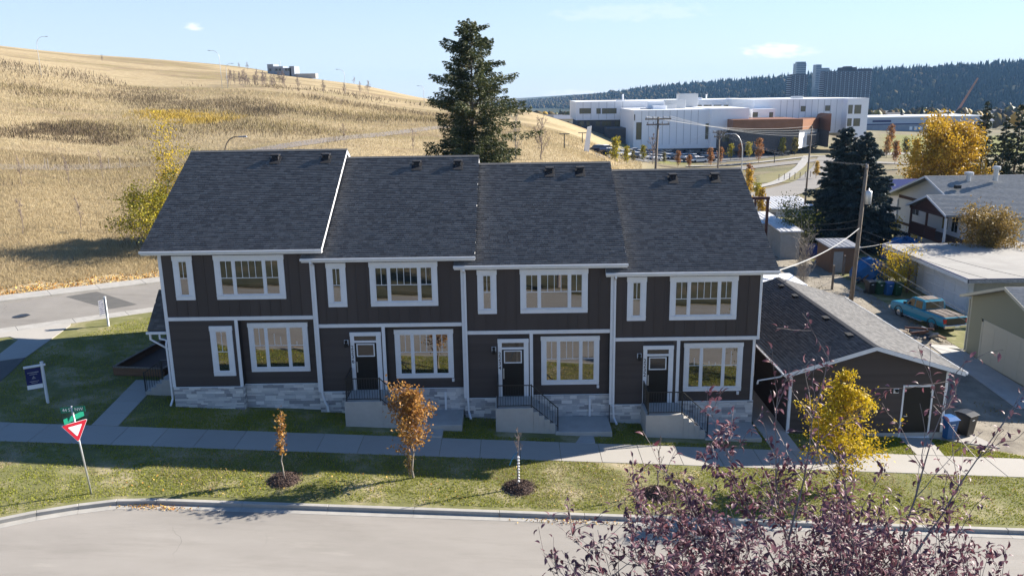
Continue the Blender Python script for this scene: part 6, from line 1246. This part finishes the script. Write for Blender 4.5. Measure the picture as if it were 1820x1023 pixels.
CL=[(1062,271,'dark blue'),(1074,270,'white'),(1084,272,'black'),(1078,277,'black'),(1092,278,'silver'),(1120,276,'white'),(1128,273,'silver'),(1136,276,'white'),(1130,281,'white'),(1140,283,'silver'),(1150,280,'dark blue'),(1162,273,'black'),(1172,276,'white'),(1184,271,'dark blue'),(1178,281,'silver'),(1190,277,'white'),(1170,285,'white'),(1196,284,'grey'),(1238,272,'dark blue'),(1250,274,'black'),(1237,278,'black'),(1247,280,'dark blue'),(1230,283,'white'),(1262,276,'grey'),(1243,289,'white'),(1365,268,'red'),(1374,269,'white'),(1384,270,'black'),(1370,274,'dark blue'),(1396,268,'white'),(1408,267,'silver'),(1417,268,'grey'),(1425,264,'white'),(1432,264,'black'),(1492,262,'silver'),(1352,266,'white'),(1112,279,'white'),(1122,282,'black'),(1146,277,'dark blue'),(1156,284,'white'),(1154,274,'silver'),(1166,280,'grey'),(1188,283,'white'),(1180,275,'grey'),(1204,279,'silver'),(1205,273,'black'),(1214,283,'white'),(1216,275,'dark blue'),(1226,278,'silver'),(1256,281,'silver'),(1258,287,'black'),(1270,281,'white'),(1226,288,'black'),(1342,270,'black'),(1356,272,'silver'),(1390,273,'white'),(1402,272,'black'),(1441,264,'silver')]
for k,(px,py,c) in enumerate(CL):
    w='nearest the roof ridge, side on, in the school car park' if k==24 else ('before the school entrance' if px>1340 else ('in the middle school car park rows' if px>1215 else ('in the left school car park rows' if px>1100 else 'at the left end of the school car park')))
    car(px,py,c,95 if k==24 else random.choice((20,25,200,30)),'%s car parked %s'%(c,w))
# crest building on the left hill
Y=292; x=lambda px: float(onY(px,120,Y)[0]); z_=lambda py: float(onY(500,py,Y)[2]); t=thing('crest_building','small grey blue flat roofed building on the hill crest','building',(x(500),Y,z_(134)))
M['slate']=mat('slate_panel',[(.22,.25,.30),(.28,.31,.36)],.3,2,.6)
for a,b,tp,bt in ((475,486,114,136),(486,503,118,136),(503,517,121,137),(514,523,118,138)): wl=BX('wall','slate',t,x(a),x(b)-.05,Y,Y+8,z_(bt),z_(tp)); 
for a in (478,489,495,506,511): piece('window','darkglass',t,x(a),x(a+4),Y-.08,Y+.1,z_(126),z_(122))
MB().lathe([(.1,0),(.1,z_(108)-z_(120))],(x(496),Y+2,z_(120)),6).build('mast','steel',t)
BX('low_wing','concrete',t,x(524),x(560),Y,Y+4,z_(140),z_(131.5))
# ================================================================ FAR VALLEY
def FX(px,Y): return float(onY(px,190,Y)[0])
def FZ(px,py,Y): return float(onY(px,py,Y)[2])
M['towerbrick']=mat('brown_tower',[(.045,.026,.024),(.06,.036,.032)],.1,2,.9,spec=.1); M['towerglass']=mat('tower_glass',[(.10,.115,.13),(.16,.18,.20)],.1,2,.2); M['balcony']=mat('balcony_white',[(.50,.49,.49)],.1,2,.7)
def tower(label,pxa,pxb,pyt,Y,dep,floors,cols,crown=(),zb=-40):
    x0,x1=FX(pxa,Y),FX(pxb,Y); zt=FZ(pxa,pyt,Y); t=thing('apartment_tower',label,'tower',((x0+x1)/2,Y,zb),'far apartment towers'); BX('wall','towerbrick',t,x0,x1,Y,Y+dep,zb,zt)
    fh=3.1; cw=(x1-x0)/cols; b=MB(); g=MB()
    for f in range(floors):
        z=zt-fh*(f+1)
        for c in range(cols):
            xa=x0+cw*c; b.box(xa+cw*.3,xa+cw*.7,Y-1.0,Y-.02,z+.2,z+1.1) if c%2 else None; g.box(xa+cw*.16,xa+cw*.84,Y-.15,Y+.1,z+1.15,z+2.7)
        for c in range(max(2,int(dep/cw))): ya=Y+cw*c+1; b.box(x0-.9,x0-.02,ya+.4,ya+cw*.75,z+.1,z+1.1)
    b.build('balcony','balcony',t,kind='stuff'); g.build('window','towerglass',t,kind='stuff')
    for a,c,tp in crown: BX('penthouse','towerbrick',t,FX(a,Y),FX(c,Y),Y+2,Y+dep-2,zt-.5,FZ(a,tp,Y))
    return t
tower('round brown apartment tower before the wooded ridge, narrower of two',1404,1432,133,1250,22,20,7,((1408,1430,132),))
tower('wide brown slab apartment tower with white balconies before the ridge',1462,1545,127,1250,20,20,22,((1492,1518,120),(1500,1510,118),(1527,1545,122)))
for label,parts,Y in (('tall grey glass tower rising behind the narrower brown tower',((1411,1428,113),(1413,1428,110)),1500),('pale grey stepped tower left of the wide brown tower',((1446,1455,115),(1455,1470,121)),1600)):
    t=thing('glass_tower',label,'tower',(FX(parts[0][0],Y),Y,-40),'far apartment towers')
    for k,(a,c,tp) in enumerate(parts):
        BX('wall','towerglass',t,FX(a,Y)+k*.2,FX(c,Y)-k*.2,Y+k*3,Y+18-k*3,-40,FZ(a,tp,Y))
        b=MB()
        for f in range(14): z=FZ(a,tp,Y)-3.3*(f+1); b.box(FX(a,Y)-.1+k*.2,FX(c,Y)+.1-k*.2,Y+k*3-.15,Y+k*3-.02,z,z+.6)
        b.build('floor_band','balcony',t,kind='stuff')
# wooded escarpment: one far wood
def forest():
    rng=np.random.default_rng(77); crx=[c[0] for c in CREST]; n=8200
    px=rng.uniform(880,1960,n); Yc=np.interp(px,crx,[c[2] for c in CREST]); f=rng.uniform(.74,1.015,n)**1.0; Y=Yc*f; d=Y-CAM[1]
    X=CAM[0]+(px-910)/F*d; Z=T(X,Y); h=rng.uniform(10,20,n)*np.where(px<1080,.75,1); r=h*rng.uniform(.16,.26,n); aut=rng.uniform(size=n)<np.interp(px,[900,1080,1250,1900],[.85,.6,.12,.04])*np.where(f>.97,1.4,1)
    def cones(m,X,Y,Z,h,r,name,shape):
        k=7;N=len(X); a=np.arange(k)*6.283/k; V=[]
        for (rr,zz) in shape:
            jit=rng.uniform(.6,1.3,(N,k)); V.append(np.stack([X[:,None]+r[:,None]*rr*np.cos(a)*jit,Y[:,None]+r[:,None]*rr*np.sin(a)*jit,Z[:,None]+h[:,None]*(zz+rng.uniform(-.04,.04,(N,k)))],2))
        L=len(shape); V=np.stack(V,1).reshape(-1,3); base=(np.arange(N)*L*k)[:,None]; fs=[]
        for i in range(L-1):
            for j in range(k): fs.append(base+np.array([[i*k+j,i*k+(j+1)%k,(i+1)*k+(j+1)%k,(i+1)*k+j]]))
        link(name,npmesh(name,V,np.concatenate(fs),m),kind='stuff')
    con=~aut; cones('farconifer',X[con],Y[con],Z[con],h[con],r[con],'ridge_forest',[(1,.0),(.95,.2),(.45,.5),(.62,.52),(.25,.8),(.02,1)])
    cones('farautumn',X[aut],Y[aut],Z[aut],h[aut]*.7,r[aut]*1.7,'ridge_autumn_woods',[(.2,.0),(.8,.25),(1,.5),(.75,.82),(.2,1)])
    # trees of the valley floor
    n=1500; px=rng.uniform(930,1900,n); Y=rng.uniform(420,1350,n); k=~((px<1540)&(Y<330))&(Y>np.interp(px,[900,1540,1560,1900],[520,520,470,430])); px,Y=px[k],Y[k]; X=CAM[0]+(px-910)/F*(Y-CAM[1]); Z=T(X,Y); h=rng.uniform(5,11,len(px)); r=h*rng.uniform(.32,.5,len(px)); a=rng.uniform(size=len(px))
    for nm_,m,lo,hi in (('valley_autumn_trees','farautumn',0,.62),('valley_yellow_trees','olive',.62,.8),('valley_golden_trees','goldleaf',.8,.86),('valley_conifers','farconifer',.86,1)):
        k=(a>=lo)&(a<hi); cones(m,X[k],Y[k],Z[k]-.5,h[k]*(1.3 if m=='farconifer' else 1),r[k]*(.6 if m=='farconifer' else 1),nm_,[(.2,.0),(.8,.25),(1,.5),(.75,.82),(.2,1)] if m!='farconifer' else [(1,0),(.6,.45),(.3,.75),(.02,1)])
forest()
# long low blue-white hall and valley houses
Y=455; x0,x1=FX(1539,Y),FX(1745,Y); t=thing('long_hall','long low white hall with blue base across the playing field','building',(x0,Y,FZ(1540,236,Y))); M['paleblue']=mat('pale_blue_wall',[(.36,.42,.52)],.1,2,.6)
BX('wall','paleblue',t,x0,x1,Y,Y+30,FZ(1539,236,Y)-2,FZ(1539,210,Y)); BX('roof','panelwhite',t,x0-.5,x1+.5,Y-.6,Y+31,FZ(1539,210,Y),FZ(1539,208,Y)); BX('blue_band','navy',t,x0,x1,Y-.12,Y-.0,FZ(1539,222.5,Y),FZ(1539,220.5,Y)); BX('lower_wall','slate',t,x0,x1,Y-.1,Y-.0,FZ(1539,232,Y)-2,FZ(1539,223,Y))
BX('notice_board','navy',t,FX(1553,Y),FX(1586,Y),Y-.18,Y-.12,FZ(1553,217.5,Y),FZ(1553,214,Y))
for k in range(6): BX('door','panelwhite',t,FX(1620+9*k,Y),FX(1625+9*k,Y),Y-.16,Y-.1,FZ(1620,231,Y),FZ(1620,225,Y))
rr=random.Random(9)
for k in range(26):
    px=rr.uniform(1548,1830) if k<18 else rr.uniform(950,1030); Yk=rr.uniform(480,900); w=rr.uniform(9,22); x=FX(px,Yk); z=Ts(x,Yk); wm,wn=rr.choice((('panelwhite','white'),('slate','grey blue'),('greystucco','grey'),('cream','cream'))); t=thing('valley_house','%s walled house among the trees of the far valley'%wn,'house',(x,Yk,z),'%s houses in the far valley'%wn)
    BX('wall',wm,t,x-w/2,x+w/2,Yk,Yk+10,z-2,z+5); MB().prism([(Yk-.7,z+4.9),(Yk+5,z+7.2),(Yk+10.7,z+4.9)],'x',x-w/2-.6,x+w/2+.6).build('roof',rr.choice(('roofgrey','signgrey','charcoalbrick')),t)
    for j in range(3): piece('window','darkglass',t,x-w*.35+w*.25*j,x-w*.35+w*.25*j+1.5,Yk-.08,Yk+.1,z+1.5,z+3.2)
# crane
Y=900; M['cranered']=mat('crane_orange',[(.40,.18,.09)],1,1,.5); a=Vector((FX(1700,Y),Y,FZ(1700,186,Y))); b=Vector((FX(1732,Y),Y,FZ(1732,139,Y))); zb=Ts(a.x,Y); t=thing('mobile_crane','orange lattice crane boom slanting up before the dark ridge','crane',(a.x,Y,zb))
BX('carrier','cranered',t,a.x-7,a.x+3,Y-1.5,Y+1.5,zb,zb+2.2); BX('cab','panelwhite',t,a.x-2,a.x+1,Y-1.3,Y+1.3,zb+2.2,zb+4.5); foot=Vector((a.x-4,Y,zb+3)); bo=MB(); d=(b-foot).normalized(); n=Vector((-d.z,0,d.x)); L=(b-foot).length
for s in (-1,1):
    for q in (-1,1): bo.bar(foot+n*.9*s+Vector((0,q*.9,0)),b+n*.35*s+Vector((0,q*.4,0)),.6)
for k in range(16): u,v=k/16,(k+1)/16; s=1 if k%2 else -1; bo.bar(foot+d*L*u+n*.85*s*(1-.6*u),foot+d*L*v-n*.85*s*(1-.6*v),.4)
bo.build('boom','cranered',t)
# field fence and posts near the school lawn
q0=at(1384,322);q1=at(1440,316); t=thing('field_fence','low wire fence at the edge of the school lawn','fence',q0)
for k in range(7): q=q0+(q1-q0)*k/6; zq=Ts(q[0],q[1]); MB().bar((q[0],q[1],zq-.2),(q[0],q[1],zq+1.3),.09).build('post','wood',t)
for hh in (.6,1.2): MB().bar((q0[0],q0[1],Ts(q0[0],q0[1])+hh),(q1[0],q1[1],Ts(q1[0],q1[1])+hh),.03).build('rail','steel',t)
sheet_T('school_lawn',[tuple(at(*q)[:2]) for q in ((1345,312),(1440,296),(1480,296),(1470,312),(1420,324),(1345,326))],mat('school_grass',[(.15,.14,.05),(.20,.17,.07)],.2,6,.9),.06,1.5)
# trees across the road, behind the lens: the windows mirror them
for k,(x,y,h_,lf) in enumerate(((-4,-44,8,'darkgreen'),(31,-43,9,'rust'),(40,-46,10,'darkgreen'),(3.5,-47,10,'darkgreen'),(11,-44.5,8,'darkgreen'),(21,-44,9,'darkgreen'),(-14,-47,10,'rust'))):
    rng=np.random.default_rng(300+k); br,tips=grow(rng,np.zeros(3),h_,2,lambda t:3.4*(1.1-t*.6),18,.16,(0,0),.15,.9); P_=tips[rng.integers(0,len(tips),1400)]+rng.normal(size=(1400,3))*.5; V,Fc=leafcloud(P_,.7,rng,.8); t=thing('street_tree',('dark leafy tree across the road, mirrored in the left windows','rust coloured tree across the road, mirrored in the right windows','tall dark tree across the road, farthest right','dark tree across the road behind the left neighbour tree','round dark tree straight across the road behind the lens','dark tree across the road, mirrored in the third window','rust coloured tree across the road at the far left')[k],'tree',(x,y,float(G0(x,y)))); link('trunk',branch_mesh(br,'bark',.03,4),t); link('crown',npmesh('crown',V,Fc,lf),t,kind='stuff')
# ================================================================ HAZE
def haze():
    z0=float(ZG.min())-2; m=bpy.data.materials.new('haze'); m.use_nodes=True; t=m.node_tree; t.nodes.clear(); o=t.nodes.new('ShaderNodeOutputMaterial'); v=t.nodes.new('ShaderNodeVolumePrincipled'); v.inputs['Color'].default_value=(.30,.58,1,1); v.inputs['Density'].default_value=HAZE; v.inputs['Anisotropy'].default_value=.0
    t.links.new(v.outputs['Volume'],o.inputs['Volume']); b=MB().box(XG.min()-50,XG.max()+50,YG[0,0]-260,YG.max()+20,z0,float(ZG.max())+45); b.build('haze',m,None,kind='stuff')
HAZE=.00007
haze()

# ---------------------------------------------------------------- look-alikes told apart by their place in the row
ORD=['leftmost','second from the left','third from the left','fourth from the left','fifth from the left','sixth from the left','seventh from the left','eighth from the left','ninth from the left','tenth from the left','eleventh from the left','twelfth from the left','thirteenth from the left','fourteenth from the left','fifteenth from the left']
bpy.context.view_layer.update(); same={}
for o in bpy.data.objects:
    if o.parent is None and o.get('label'): same.setdefault(o['label'],[]).append(o)
for l,os_ in same.items():
    if len(os_)<2 or len(os_)>15: continue
    px=lambda o:(lambda d:(d@RT)/max(d@FW,.1))(np.array(o.matrix_world.translation)-CAM)
    if 'line' in l or 'cable' in l:
        zt=lambda o:max((o.matrix_world@v.co).z for v in (o.data or o.children[0].data).vertices)
        for k,o in enumerate(sorted(os_,key=zt)): o['label']=l+', '+(('lower one','upper one') if len(os_)==2 else ('lowest','second lowest','third lowest','fourth lowest')[:len(os_)-1]+('highest',))[k]
        continue
    for k,o in enumerate(sorted(os_,key=px)): o['label']=l+', '+(ORD[k] if k<len(os_)-1 else 'rightmost')
